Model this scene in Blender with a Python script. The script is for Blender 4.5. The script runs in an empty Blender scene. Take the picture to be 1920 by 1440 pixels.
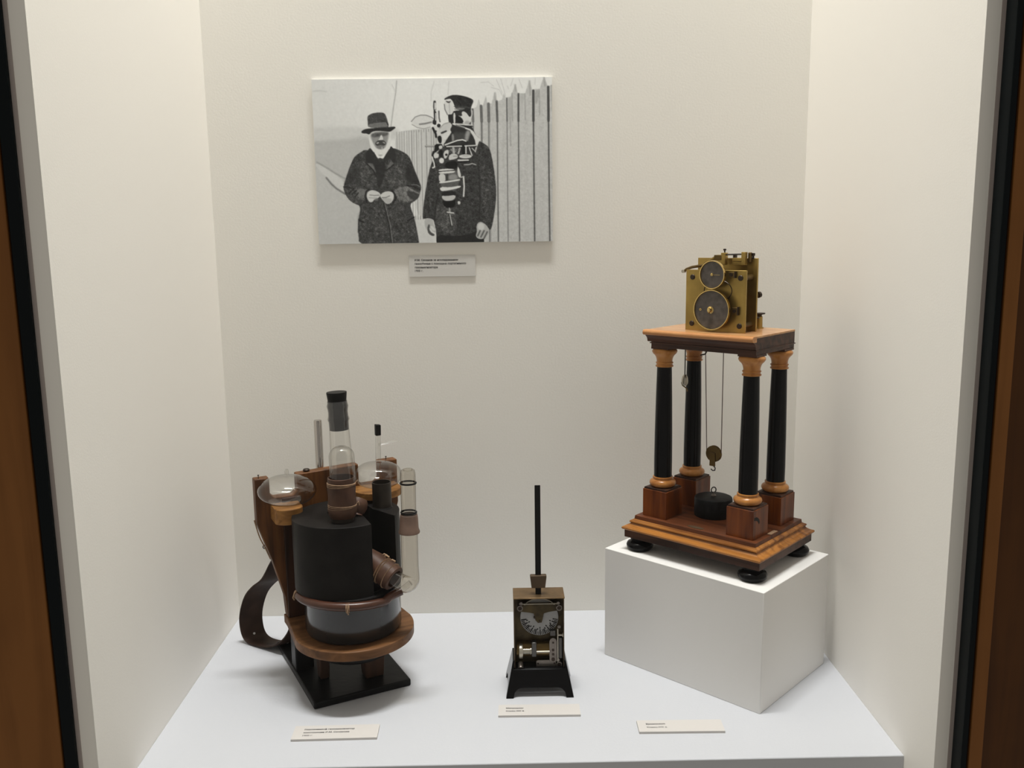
import bpy, bmesh, math, random
import numpy as np
from mathutils import Vector, Matrix

# ------------------------------------------------------------------ camera
scene = bpy.context.scene
F_PX = 1679.2
CAM = Vector((0.4334, -1.3886, 0.6088)); YAW, PITCH, ROLL = 0.01189, 0.16451, -0.01314
fwd = Vector((math.sin(YAW)*math.cos(PITCH), math.cos(YAW)*math.cos(PITCH), -math.sin(PITCH)))
rgt = Vector((math.cos(YAW), -math.sin(YAW), 0)); upv = rgt.cross(fwd)
cx_ = rgt*math.cos(ROLL) + upv*math.sin(ROLL); cy_ = -rgt*math.sin(ROLL) + upv*math.cos(ROLL)
cd = bpy.data.cameras.new('camera'); cam = bpy.data.objects.new('camera', cd)
scene.collection.objects.link(cam)
cd.sensor_width = 36; cd.lens = 36*F_PX/1920; cd.clip_start = 0.01; cd.clip_end = 50
mw = Matrix((cx_, cy_, -fwd)).transposed().to_4x4(); mw.translation = CAM
cam.matrix_world = mw
scene.camera = cam

# ------------------------------------------------------------------ world, lights, exposure
world = bpy.data.worlds.new('world'); scene.world = world; world.use_nodes = True
bg = world.node_tree.nodes['Background']
bg.inputs[0].default_value = (1.0, 0.92, 0.84, 1); bg.inputs[1].default_value = 0.31
scene.view_settings.view_transform = 'Standard'; scene.view_settings.look = 'None'
scene.view_settings.exposure = 0.0; scene.view_settings.gamma = 1.0
scene.view_settings.use_curve_mapping = False

def area(name, loc, sx, sy, power, color, rot=(0, 0, 0)):
    l = bpy.data.lights.new(name, 'AREA'); l.shape = 'RECTANGLE'; l.size = sx; l.size_y = sy
    l.energy = power; l.color = color
    o = bpy.data.objects.new(name, l); scene.collection.objects.link(o)
    o.location = loc; o.rotation_euler = rot
    return o
LZ = 3.06
for k in range(5):                      # the five lamps of the luminaire at the top of the tall case
    lo = area('luminaire_lamp', (0.09 + 0.18*k, -0.42, LZ), 0.17, 0.14, 7.3, (1.0, 0.995, 0.985)); lo.data.spread = math.radians(130)

# ------------------------------------------------------------------ helpers
COL = scene.collection
MATS = {}
def srgb(r, g, b):
    f = lambda c: (c/255/12.92 if c/255 <= 0.04045 else ((c/255+0.055)/1.055)**2.4)
    return (f(r), f(g), f(b), 1)

def mat(name, color, rough=0.5, metal=0.0, noise=0.0, nscale=30, bump=0.0, bscale=200, coat=0.0, spec=0.5, dark=None):
    m = bpy.data.materials.new(name); m.use_nodes = True; nt = m.node_tree; b = nt.nodes['Principled BSDF']
    b.inputs['Roughness'].default_value = rough; b.inputs['Metallic'].default_value = metal
    b.inputs['Coat Weight'].default_value = coat; b.inputs['Coat Roughness'].default_value = 0.12
    b.inputs['Specular IOR Level'].default_value = spec
    b.inputs['Base Color'].default_value = color
    tc = nt.nodes.new('ShaderNodeTexCoord')
    if noise > 0:
        n = nt.nodes.new('ShaderNodeTexNoise'); n.inputs['Scale'].default_value = nscale; n.inputs['Detail'].default_value = 6
        nt.links.new(tc.outputs['Object'], n.inputs['Vector'])
        r = nt.nodes.new('ShaderNodeValToRGB'); r.color_ramp.elements[0].position = 0.3; r.color_ramp.elements[1].position = 0.7
        d = dark if dark else tuple(c*(1-noise) for c in color[:3])+(1,)
        r.color_ramp.elements[0].color = d; r.color_ramp.elements[1].color = color
        nt.links.new(n.outputs['Fac'], r.inputs[0]); nt.links.new(r.outputs[0], b.inputs['Base Color'])
    if bump > 0:
        n2 = nt.nodes.new('ShaderNodeTexNoise'); n2.inputs['Scale'].default_value = bscale; n2.inputs['Detail'].default_value = 3
        nt.links.new(tc.outputs['Object'], n2.inputs['Vector'])
        bp = nt.nodes.new('ShaderNodeBump'); bp.inputs['Strength'].default_value = bump; bp.inputs['Distance'].default_value = 0.001
        nt.links.new(n2.outputs['Fac'], bp.inputs['Height']); nt.links.new(bp.outputs[0], b.inputs['Normal'])
    MATS[name] = m
    return m

def wood(name, light, dark, rough=0.35, axis='x', scale=60, coat=0.0):
    m = bpy.data.materials.new(name); m.use_nodes = True; nt = m.node_tree; b = nt.nodes['Principled BSDF']
    b.inputs['Roughness'].default_value = rough; b.inputs['Coat Weight'].default_value = coat*0.5; b.inputs['Specular IOR Level'].default_value = 0.22
    b.inputs['Coat Roughness'].default_value = 0.15
    tc = nt.nodes.new('ShaderNodeTexCoord'); mp = nt.nodes.new('ShaderNodeMapping')
    s = [scale*2.2]*3; s['xyz'.index(axis)] = scale*0.14
    mp.inputs['Scale'].default_value = s
    n = nt.nodes.new('ShaderNodeTexNoise'); n.inputs['Scale'].default_value = 1; n.inputs['Detail'].default_value = 8
    n.inputs['Distortion'].default_value = 0.6
    n3 = nt.nodes.new('ShaderNodeTexNoise'); n3.inputs['Scale'].default_value = 14; n3.inputs['Detail'].default_value = 3
    mx = nt.nodes.new('ShaderNodeMath'); mx.operation = 'MULTIPLY_ADD'; mx.inputs[1].default_value = 0.45
    r = nt.nodes.new('ShaderNodeValToRGB'); r.color_ramp.elements[0].position = 0.55; r.color_ramp.elements[1].position = 0.85
    r.color_ramp.elements[0].color = dark; r.color_ramp.elements[1].color = light
    nt.links.new(tc.outputs['Object'], mp.inputs['Vector']); nt.links.new(mp.outputs[0], n.inputs['Vector'])
    nt.links.new(tc.outputs['Object'], n3.inputs['Vector'])
    nt.links.new(n3.outputs['Fac'], mx.inputs[0]); nt.links.new(n.outputs['Fac'], mx.inputs[2])
    nt.links.new(mx.outputs[0], r.inputs[0]); nt.links.new(r.outputs[0], b.inputs['Base Color'])
    bp = nt.nodes.new('ShaderNodeBump'); bp.inputs['Strength'].default_value = 0.08; bp.inputs['Distance'].default_value = 0.0005
    nt.links.new(n.outputs['Fac'], bp.inputs['Height']); nt.links.new(bp.outputs[0], b.inputs['Normal'])
    MATS[name] = m
    return m

def thin_glass(name, tint, edge, gloss=1.0, rough=0.01):
    """thin-walled glass: see-through, Fresnel shine, denser where the wall is seen edge-on"""
    m = bpy.data.materials.new(name); m.use_nodes = True; nt = m.node_tree
    nt.nodes.clear()
    out = nt.nodes.new('ShaderNodeOutputMaterial'); mix = nt.nodes.new('ShaderNodeMixShader')
    tr = nt.nodes.new('ShaderNodeBsdfTransparent'); gl = nt.nodes.new('ShaderNodeBsdfGlossy')
    gl.inputs['Roughness'].default_value = rough
    l2 = nt.nodes.new('ShaderNodeLayerWeight'); l2.inputs['Blend'].default_value = 0.5
    pw = nt.nodes.new('ShaderNodeMath'); pw.operation = 'POWER'; pw.inputs[1].default_value = 5
    fr = nt.nodes.new('ShaderNodeMath'); fr.operation = 'MULTIPLY_ADD'; fr.inputs[1].default_value = 0.75; fr.inputs[2].default_value = 0.045
    nt.links.new(l2.outputs['Facing'], pw.inputs[0]); nt.links.new(pw.outputs[0], fr.inputs[0])
    mu = nt.nodes.new('ShaderNodeMath'); mu.operation = 'MULTIPLY'; mu.inputs[1].default_value = gloss
    lw = nt.nodes.new('ShaderNodeLayerWeight'); lw.inputs['Blend'].default_value = 0.31
    cr = nt.nodes.new('ShaderNodeValToRGB'); cr.color_ramp.elements[0].color = tint; cr.color_ramp.elements[1].color = edge
    cr.color_ramp.elements[0].position = 0.25; cr.color_ramp.elements[1].position = 0.95
    nt.links.new(lw.outputs['Facing'], cr.inputs[0]); nt.links.new(cr.outputs[0], tr.inputs[0])
    nt.links.new(fr.outputs[0], mu.inputs[0]); nt.links.new(mu.outputs[0], mix.inputs[0])
    nt.links.new(tr.outputs[0], mix.inputs[1]); nt.links.new(gl.outputs[0], mix.inputs[2])
    nt.links.new(mix.outputs[0], out.inputs[0])
    MATS[name] = m
    return m

class MB:
    """collects verts and faces; build() links them as ONE mesh object"""
    def __init__(s): s.v = []; s.f = []
    def add(s, vs, fs):
        o = len(s.v); s.v += [tuple(v) for v in vs]; s.f += [tuple(i+o for i in f) for f in fs]; return s
    def box(s, x0, x1, y0, y1, z0, z1):
        return s.add([(x0,y0,z0),(x1,y0,z0),(x1,y1,z0),(x0,y1,z0),(x0,y0,z1),(x1,y0,z1),(x1,y1,z1),(x0,y1,z1)],
                     [(0,3,2,1),(4,5,6,7),(0,1,5,4),(1,2,6,5),(2,3,7,6),(3,0,4,7)])
    def loft(s, rects):     # stack of rectangles (hw, hd, z)
        vs = []; fs = []
        for hw, hd, z in rects: vs += [(-hw,-hd,z),(hw,-hd,z),(hw,hd,z),(-hw,hd,z)]
        for i in range(len(rects)-1):
            for k in range(4):
                a, b = 4*i+k, 4*i+(k+1)%4
                fs.append((a, b, b+4, a+4))
        fs.append((3,2,1,0)); n = 4*(len(rects)-1); fs.append((n,n+1,n+2,n+3))
        return s.add(vs, fs)
    def lathe(s, prof, n=32, c=(0,0,0), axis=(0,0,1)):
        ax = Vector(axis).normalized(); q = Vector((0,0,1)).rotation_difference(ax); c = Vector(c)
        vs = []; fs = []; rings = []
        for r, z in prof:
            if r <= 1e-9:
                rings.append([len(vs)]); vs.append(c + q @ Vector((0,0,z)))
            else:
                rings.append(list(range(len(vs), len(vs)+n)))
                vs += [c + q @ Vector((r*math.cos(2*math.pi*k/n), r*math.sin(2*math.pi*k/n), z)) for k in range(n)]
        for a, b in zip(rings, rings[1:]):
            for k in range(n):
                k2 = (k+1) % n
                if len(a) == 1 and len(b) == 1: continue
                if len(a) == 1: fs.append((a[0], b[k2], b[k]))
                elif len(b) == 1: fs.append((a[k], a[k2], b[0]))
                else: fs.append((a[k], a[k2], b[k2], b[k]))
        return s.add(vs, fs)
    def cyl(s, c0, c1, r, n=20, r1=None):
        c0 = Vector(c0); d = Vector(c1)-c0; L = d.length
        return s.lathe([(0,0),(r,0),(r if r1 is None else r1,L),(0,L)], n, c0, d)
    def tube(s, pts, r, n=10, closed=False, caps=True):
        pts = [Vector(p) for p in pts]; m = len(pts); rs = r if isinstance(r, (list, tuple)) else [r]*m
        vs = []; fs = []; up = None
        for i, p in enumerate(pts):
            t = (pts[(i+1) % m]-pts[i-1]) if closed else (pts[min(i+1,m-1)]-pts[max(i-1,0)])
            t.normalize()
            if up is None: up = t.orthogonal().normalized()
            up = (up - t*up.dot(t)); up.normalize(); w = t.cross(up)
            vs += [p + (up*math.cos(2*math.pi*k/n) + w*math.sin(2*math.pi*k/n))*rs[i] for k in range(n)]
        for i in range(m if closed else m-1):
            j = (i+1) % m
            for k in range(n): fs.append((i*n+k, i*n+(k+1)%n, j*n+(k+1)%n, j*n+k))
        if caps and not closed:
            fs.append(tuple(range(n-1,-1,-1))); fs.append(tuple((m-1)*n+k for k in range(n)))
        return s.add(vs, fs)
    def prism(s, poly, fn, d0, d1):     # polygon (a,b) extruded; fn(a,b,d) -> xyz
        n = len(poly)
        vs = [fn(a,b,d0) for a,b in poly] + [fn(a,b,d1) for a,b in poly]
        fs = [tuple(range(n-1,-1,-1)), tuple(range(n,2*n))] + [(k,(k+1)%n,n+(k+1)%n,n+k) for k in range(n)]
        return s.add(vs, fs)
    def build(s, name, m, parent=None, smooth=40, bevel=0.0, bseg=2, **tags):
        me = bpy.data.meshes.new(name); me.from_pydata(s.v, [], s.f); me.validate()
        bm = bmesh.new(); bm.from_mesh(me); bmesh.ops.recalc_face_normals(bm, faces=bm.faces); bm.to_mesh(me); bm.free()
        if smooth:
            me.polygons.foreach_set('use_smooth', [True]*len(me.polygons)); me.set_sharp_from_angle(angle=math.radians(smooth))
        me.materials.append(MATS[m] if isinstance(m, str) else m)
        o = bpy.data.objects.new(name, me); COL.objects.link(o)
        if parent: o.parent = parent
        if bevel:
            b = o.modifiers.new('bevel', 'BEVEL'); b.width = bevel; b.segments = bseg; b.limit_method = 'ANGLE'; b.angle_limit = math.radians(40)
        for k, v in tags.items(): o[k] = v
        return o

XY = lambda a, b, d: (a, b, d)
XZ = lambda a, b, d: (a, d, b)
YZ = lambda a, b, d: (d, a, b)
def empty(name, loc, rz=0, label=None, category=None, group=None):
    o = bpy.data.objects.new(name, None); COL.objects.link(o); o.location = loc; o.rotation_euler = (0,0,rz)
    o.empty_display_size = 0.02
    if label: o['label'] = label
    if category: o['category'] = category
    if group: o['group'] = group
    return o
def arc(c, r, a0, a1, n, rb=None):
    rb = rb or r
    return [(c[0]+r*math.cos(math.radians(a0+(a1-a0)*k/n)), c[1]+rb*math.sin(math.radians(a0+(a1-a0)*k/n))) for k in range(n+1)]
def smooth_path(pts, sub=6):
    P = [Vector(p) for p in pts]; out = []
    for i in range(len(P)-1):
        p0, p1, p2, p3 = P[max(i-1,0)], P[i], P[i+1], P[min(i+2,len(P)-1)]
        for k in range(sub):
            t = k/sub
            out.append(0.5*((2*p1)+(p2-p0)*t+(2*p0-5*p1+4*p2-p3)*t*t+(3*p1-p0-3*p2+p3)*t**3))
    out.append(P[-1]); return out

# ------------------------------------------------------------------ materials
mat('back_paint_shaded', (0.86, 0.835, 0.775, 1), 0.85, bump=0.14, bscale=330, spec=0.2)  # wall paint toned down to imitate weaker light on the back wall
mat('wall_paint', (0.95, 0.92, 0.865, 1), 0.85, bump=0.10, bscale=420, spec=0.2)
mat('edge_strip', (0.42, 0.36, 0.335, 1), 0.7)
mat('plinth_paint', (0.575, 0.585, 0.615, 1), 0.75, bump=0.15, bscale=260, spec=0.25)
mat('block_paint', (0.80, 0.785, 0.76, 1), 0.8, bump=0.06, bscale=300, spec=0.2)
mat('frame_black', (0.002, 0.0045, 0.0055, 1), 0.35, spec=0.12)
wood('casing_wood', srgb(132, 86, 40), srgb(118, 75, 32), 0.6, 'z', 20)
wood('room_dark', srgb(84, 50, 16), srgb(66, 38, 12), 0.6, 'z', 20)  # dark brown that imitates the dim room on the right
mat('card', (0.63, 0.60, 0.57, 1), 0.8, spec=0.2)
mat('wall_card', (0.66, 0.645, 0.61, 1), 0.8, spec=0.2)
mat('ink', (0.012, 0.011, 0.012, 1), 0.8, spec=0.1)
mat('foam_board', (0.78, 0.78, 0.75, 1), 0.7, spec=0.2)
mat('black_lacquer', (0.004, 0.004, 0.0045, 1), 0.2, noise=0.5, nscale=80, spec=0.16)
mat('black_stand', (0.007, 0.007, 0.007, 1), 0.36, noise=0.5, nscale=90, bump=0.25, bscale=160, spec=0.16)
mat('black_worn', (0.016, 0.017, 0.018, 1), 0.5, noise=0.8, nscale=120, bump=0.4, bscale=220, spec=0.15)
mat('tin_black', (0.016, 0.0145, 0.0135, 1), 0.42, noise=0.45, nscale=40, bump=0.08, bscale=150, spec=0.10)
mat('tin_inside', (0.004, 0.0035, 0.003, 1), 0.7)
mat('tin_grey', (0.024, 0.0235, 0.023, 1), 0.14, noise=0.3, nscale=25, spec=0.5)
mat('oxidised_tube', (0.045, 0.035, 0.026, 1), 0.5, 0.5, noise=0.5, nscale=60)
mat('rubber_black', (0.008, 0.0075, 0.007, 1), 0.5, bump=0.15, bscale=300, spec=0.15)
mat('rubber_stopper', (0.055, 0.055, 0.058, 1), 0.6, noise=0.4, nscale=90)
mat('rubber_brown', (0.095, 0.046, 0.028, 1), 0.5, noise=0.45, nscale=70, bump=0.2, bscale=120, spec=0.25)
mat('rubber_tan', (0.21, 0.13, 0.095, 1), 0.55, noise=0.3, nscale=60)
mat('rubber_hose', (0.085, 0.032, 0.018, 1), 0.3, noise=0.4, nscale=60)
mat('twine', (0.42, 0.27, 0.16, 1), 0.85, noise=0.4, nscale=300)
mat('leather', (0.052, 0.030, 0.021, 1), 0.55, noise=0.5, nscale=60, bump=0.25, bscale=180, spec=0.15)
mat('steel', (0.52, 0.49, 0.46, 1), 0.12, 1.0)
mat('steel_dark', (0.10, 0.095, 0.09, 1), 0.35, 0.9)
mat('nickel', (0.50, 0.46, 0.38, 1), 0.28, 0.7, noise=0.25, nscale=60)
mat('nickel_dull', (0.24, 0.21, 0.185, 1), 0.4, 0.8, noise=0.3, nscale=80)
mat('brass', (0.44, 0.30, 0.085, 1), 0.36, 0.85, noise=0.30, nscale=45)
mat('brass_bright', (0.72, 0.52, 0.20, 1), 0.2, 1.0)
mat('brass_dark', (0.165, 0.105, 0.035, 1), 0.42, 0.8, noise=0.45, nscale=60)
mat('brass_old', (0.26, 0.165, 0.08, 1), 0.42, 0.75, noise=0.45, nscale=50)
mat('bronze', (0.11, 0.07, 0.036, 1), 0.5, 0.4, noise=0.4, nscale=60)
mat('dial_dark', (0.135, 0.115, 0.10, 1), 0.45, 0.3, noise=0.5, nscale=120)
mat('movement_brass', (0.10, 0.070, 0.028, 1), 0.42, 0.6, noise=0.7, nscale=70)
mat('dial_white', (0.36, 0.355, 0.35, 1), 0.45, noise=0.25, nscale=60)
mat('screw_dark', (0.035, 0.022, 0.014, 1), 0.4, 0.5)
wood('mahogany', srgb(124, 64, 22), srgb(82, 38, 12), 0.33, 'z', 45, coat=0.25)
wood('mahogany_flat', srgb(104, 58, 32), srgb(62, 31, 16), 0.42, 'x', 45, coat=0.15)
wood('walnut_mould', srgb(170, 112, 52), srgb(106, 60, 22), 0.33, 'x', 50, coat=0.3)
wood('walnut_dark', srgb(80, 52, 38), srgb(46, 28, 20), 0.42, 'x', 50, coat=0.15)
wood('top_lip', srgb(206, 152, 100), srgb(176, 118, 70), 0.33, 'x', 40, coat=0.3)
wood('top_face', srgb(200, 155, 110), srgb(170, 120, 78), 0.28, 'x', 40, coat=0.4)
wood('boxwood', srgb(190, 132, 70), srgb(158, 100, 46), 0.28, 'z', 35, coat=0.5)
wood('board_wood', srgb(108, 68, 34), srgb(68, 40, 18), 0.5, 'z', 40, coat=0.1)
wood('board_dark', srgb(66, 38, 22), srgb(40, 22, 12), 0.55, 'z', 40)
wood('shelf_wood', srgb(122, 84, 52), srgb(86, 57, 32), 0.5, 'x', 40, coat=0.1)
wood('ochre_wood', srgb(150, 106, 56), srgb(112, 74, 36), 0.5, 'x', 50)
wood('foot_wood', srgb(64, 42, 28), srgb(40, 26, 17), 0.6, 'z', 40)
thin_glass('lab_glass', (0.975, 0.972, 0.96, 1), (0.62, 0.59, 0.54, 1), 1.9)
thin_glass('dusty_glass', (0.90, 0.875, 0.83, 1), (0.58, 0.54, 0.48, 1), 1.9)
thin_glass('pane_glass', (0.985, 0.99, 0.985, 1), (0.9, 0.95, 0.93, 1), 0.12)

# ------------------------------------------------------------------ the case
W = 0.90; ZB = -0.35; ZT = 3.10
S = dict(kind='structure')
MB().box(-0.25, W+0.25, 0, 0.02, ZB, ZT).build('wall_back', 'back_paint_shaded', smooth=0, **S)
MB().box(-0.016, 0, -0.512, 0, ZB, ZT).build('wall_left', 'wall_paint', smooth=0, **S)
MB().box(W, W+0.0142, -0.497, 0, ZB, ZT).build('wall_right', 'wall_paint', smooth=0, **S)
MB().box(-0.05, W+0.05, -0.54, 0.02, ZT, ZT+0.02).build('ceiling', 'wall_paint', smooth=0, **S)
MB().box(-0.05, W+0.05, -0.54, 0.02, ZB-0.02, ZB).build('floor', 'wall_paint', smooth=0, **S)
MB().box(-0.0204, -0.016, -0.5125, -0.01, ZB, ZT).build('trim_1', 'edge_strip', smooth=0, **S)
MB().box(W+0.0142, W+0.0185, -0.4975, -0.01, ZB, ZT).build('trim_2', 'edge_strip', smooth=0, **S)
# casing seen outside the glass; last panel stands in for the dark room
MB().box(-0.40, -0.0345, -0.518, -0.49, ZB, ZT).build('wall_front_left', 'casing_wood', bevel=0.0015, **S)
MB().box(0.9265, 0.9405, -0.518, -0.49, ZB, ZT).build('trim_3', 'casing_wood', bevel=0.001, **S)
MB().box(0.9405, 1.30, -0.510, -0.49, ZB, ZT).build('dark_room_panel', 'room_dark', bevel=0.001, **S)  # added panel, its dark colour stands in for the unlit room beyond
win = MB().box(-0.0210, W+0.0190, -0.5155, -0.5135, ZB, ZT).build('window_1', 'pane_glass', smooth=0, **S)
MB().box(-0.0328, -0.0205, -0.517, -0.495, ZB, ZT).build('window_frame', 'frame_black', win, bevel=0.0008)
MB().box(W+0.0186, W+0.0246, -0.517, -0.495, ZB, ZT).build('window_frame', 'frame_black', win, bevel=0.0008)

# luminaire under the case ceiling (far above the frame of the photograph)
lum = empty('ceiling_light', (0.45, -0.42, ZT), 0, 'white five-lamp luminaire under the high ceiling of the display case', 'light')
MB().box(-0.46, 0.44, -0.08, 0.08, -0.03, 0).build('housing', 'foam_board', lum)
for k in range(5):
    MB().box(-0.435 + 0.18*k, -0.285 + 0.18*k, -0.07, 0.07, -0.038, -0.03).build('lamp_cover', 'foam_board', lum)

# plinth and block
pl = MB().box(0, W, -0.4285, 0, ZB, 0).build('display_plinth', 'plinth_paint', bevel=0.0012)
pl['label'] = 'wide low white plinth that fills the floor of the display case'; pl['category'] = 'plinth'
BA = 0.7722; BX, BY, BW1, BW2, BH = 0.7574, -0.3318, 0.2494, 0.1864, 0.1634
e1 = Vector((-math.cos(BA), math.sin(BA), 0)); e2 = Vector((math.sin(BA), math.cos(BA), 0))
bc = Vector((BX, BY, 0)) + e1*BW1/2 + e2*BW2/2
blk = MB().box(-BW1/2, BW1/2, -BW2/2, BW2/2, 0, BH).build('display_block', 'block_paint', bevel=0.0008)
blk.location = bc; blk.rotation_euler = (0, 0, -BA)
blk['label'] = 'white rectangular block turned cornerwise under the columned brass and wood instrument'; blk['category'] = 'display block'

# ------------------------------------------------------------------ lettering and cards
def text_mesh(body, width, bold, name, parent, mtx, align='LEFT'):
    c = bpy.data.curves.new('t', 'FONT'); c.body = body; c.size = 1; c.align_x = align; c.resolution_u = 3
    c.offset = 0.022 if bold else 0.004
    o = bpy.data.objects.new('t', c); COL.objects.link(o)
    dg = bpy.context.evaluated_depsgraph_get(); dg.update()
    me = bpy.data.meshes.new_from_object(o.evaluated_get(dg)); bpy.data.objects.remove(o)
    co = np.empty(len(me.vertices)*3); me.vertices.foreach_get('co', co); co = co.reshape(-1, 3)
    x0, x1 = co[:,0].min(), co[:,0].max(); sc = width/(x1-x0)
    co[:,0] -= x0; co *= sc; me.vertices.foreach_set('co', co.ravel()); me.update()
    me.transform(mtx); me.materials.clear(); me.materials.append(MATS['ink'])
    r = bpy.data.objects.new(name, me); COL.objects.link(r); r.parent = parent
    return r

def floor_card(loc, rz, w, d, label, lines):
    t = empty('caption_card', loc, rz, label, 'caption card')
    h = 0.003
    MB().box(-w/2, w/2, -d/2, d/2, 0, h).build('card_body', 'card', t, smooth=0)
    for body, wd, bold, x, y in lines:
        text_mesh(body, wd, bold, 'lettering', t, Matrix.Translation((-w/2+x, y, h+0.0001)))
    return t
floor_card((0.2210, -0.3580, 0), 0.012, 0.1055, 0.0305, 'white caption card lying before the gas analyser, three lines of type',
           [('Портативный газоанализатор', 0.0622, True, 0.0130, 0.0048), ('конструкции И.М. Сеченова', 0.0565, True, 0.0130, -0.0020), ('1900 г.', 0.0125, False, 0.0130, -0.0088)])
floor_card((0.4758, -0.3150, 0), -0.012, 0.1055, 0.0265, 'white caption card lying before the metronome, two lines of type',
           [('Метроном', 0.0225, True, 0.0098, 0.0028), ('Конец XIX в.', 0.0240, True, 0.0098, -0.0040)])
floor_card((0.6500, -0.3595, 0), -0.015, 0.1060, 0.0265, 'white caption card lying before the white block, two lines of type',
           [('Хроноскоп', 0.0245, True, 0.0100, 0.0028), ('Конец XIX в.', 0.0255, False, 0.0110, -0.0045)])
wc = empty('caption_card', (0.3453, 0, 0.5642), 0, 'small pale caption card on the wall under the photograph, four lines', 'caption card')
MB().box(-0.0508, 0.0508, -0.002, 0, -0.0163, 0.0163).build('card_body', 'wall_card', wc, smooth=0)
up = Matrix.Rotation(math.pi/2, 4, 'X')
for body, wd, bold, z in [('И.М. Сеченов за исследованием', 0.0665, True, 0.0075), ('газообмена с помощью портативного', 0.0785, True, 0.0020),
                          ('газоанализатора', 0.0350, True, -0.0035), ('1900 г.', 0.0125, False, -0.0089)]:
    text_mesh(body, wd, bold, 'lettering', wc, Matrix.Translation((-0.0420, -0.00215, z)) @ up)

# ------------------------------------------------------------------ photograph on the wall (flat print on a board)
class Paint:
    """draws the black-and-white picture as tones on a fine grid; points are given in picture units (1 unit ~ 0.78 mm)"""
    def __init__(s, w, h): s.W, s.H = w, h; s.a = np.full((h, w), 0.86)
    def st(s, pts):
        p = np.asarray(pts, float).reshape(-1, 2); t = (p[:,1]-143.5)/310.5
        xl = 579+15.5*t; xr = 1036-1.0*t
        return np.column_stack([(p[:,0]-xl)/(xr-xl)*s.W, t*s.H])
    def win(s, q, m):
        x0 = int(max(0, q[:,0].min()-m)); x1 = int(min(s.W, q[:,0].max()+m+1)); y0 = int(max(0, q[:,1].min()-m)); y1 = int(min(s.H, q[:,1].max()+m+1))
        return x0, x1, y0, y1
    @staticmethod
    def blur(m, r):
        if r < 1: return m
        r = int(round(r))
        for ax in (0, 1, 0, 1):
            p = np.pad(m, [(r+1, r) if a == ax else (0, 0) for a in (0, 1)], mode='edge'); c = np.cumsum(p, axis=ax)
            n = m.shape[ax]
            m = (np.take(c, range(2*r+1, 2*r+1+n), axis=ax) - np.take(c, range(0, n), axis=ax))/(2*r+1)
        return m
    def put(s, x0, x1, y0, y1, m, val, op):
        s.a[y0:y1, x0:x1] = s.a[y0:y1, x0:x1]*(1-m*op) + val*m*op
    def poly(s, pts, val, soft=1, op=1.0, grain=0.0, rnd=True):
        q = s.st(pts)
        if rnd and len(q) > 3:      # Chaikin rounding
            for _ in range(2 if len(q) > 9 else 1):
                n = np.roll(q, -1, 0); q = np.stack([q*0.75+n*0.25, q*0.25+n*0.75], 1).reshape(-1, 2)
        x0, x1, y0, y1 = s.win(q, 4+3*soft)
        if x1 <= x0 or y1 <= y0: return
        X, Y = np.meshgrid(np.arange(x0, x1)+0.5, np.arange(y0, y1)+0.5)
        ins = np.zeros(X.shape, bool); n = len(q)
        for i in range(n):
            ax, ay = q[i]; bx, by = q[(i+1) % n]
            if ay == by: continue
            ins ^= ((ay > Y) != (by > Y)) & (X < (bx-ax)*(Y-ay)/(by-ay)+ax)
        m = s.blur(ins.astype(float), soft)
        v = val
        if grain:
            v = np.clip(val + 0.62*grain*s.noise[y0:y1, x0:x1], 0, 1)
        s.put(x0, x1, y0, y1, m, v, op)
    def line(s, pts, w, val, soft=1, op=1.0):
        q = s.st(pts); hw = w*s.W/457/2
        x0, x1, y0, y1 = s.win(q, hw+4+2*soft)
        if x1 <= x0 or y1 <= y0: return
        X, Y = np.meshgrid(np.arange(x0, x1)+0.5, np.arange(y0, y1)+0.5); D = np.full(X.shape, 1e9)
        for (ax, ay), (bx, by) in zip(q, q[1:]):
            dx, dy = bx-ax, by-ay; L = dx*dx+dy*dy+1e-9
            t = np.clip(((X-ax)*dx+(Y-ay)*dy)/L, 0, 1); D = np.minimum(D, np.hypot(X-ax-t*dx, Y-ay-t*dy))
        m = s.blur(np.clip(hw-D+0.5, 0, 1), soft if soft >= 1 else 0); s.put(x0, x1, y0, y1, m, val, op)
    def ell(s, c, rx, ry, val, soft=1, op=1.0, rot=0):
        a = np.linspace(0, 2*np.pi, 28, endpoint=False); r = math.radians(rot)
        px = rx*np.cos(a); py = ry*np.sin(a)
        s.poly(np.column_stack([c[0]+px*math.cos(r)-py*math.sin(r), c[1]+px*math.sin(r)+py*math.cos(r)]), val, soft, op, rnd=False)

def z(ox, oy, sc, pts): return [(ox+x/sc, oy+y/sc) for x, y in pts]
Z1 = lambda *p: z(575, 140, 9, p)
Z2 = lambda *p: z(680, 200, 14.4, p)
Z3 = lambda *p: z(780, 165, 9.6, p)
Z4 = lambda *p: z(780, 290, 8.47, p)
Z5 = lambda *p: z(880, 140, 9, p)
Z6 = lambda *p: z(575, 290, 8.47, p)

NX, NY, SS = 560, 384, 2
P = Paint(NX*SS, NY*SS)
rng = np.random.default_rng(4)
nz = rng.normal(0, 1, (P.H, P.W))
P.noise = Paint.blur(nz, 1)*3 + 0.8*Paint.blur(rng.normal(0, 1, (P.H, P.W)), 4)*9
P.noise = np.clip(P.noise/P.noise.std(), -2.5, 2.5)
P.noise = P.noise + 0.0
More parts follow.
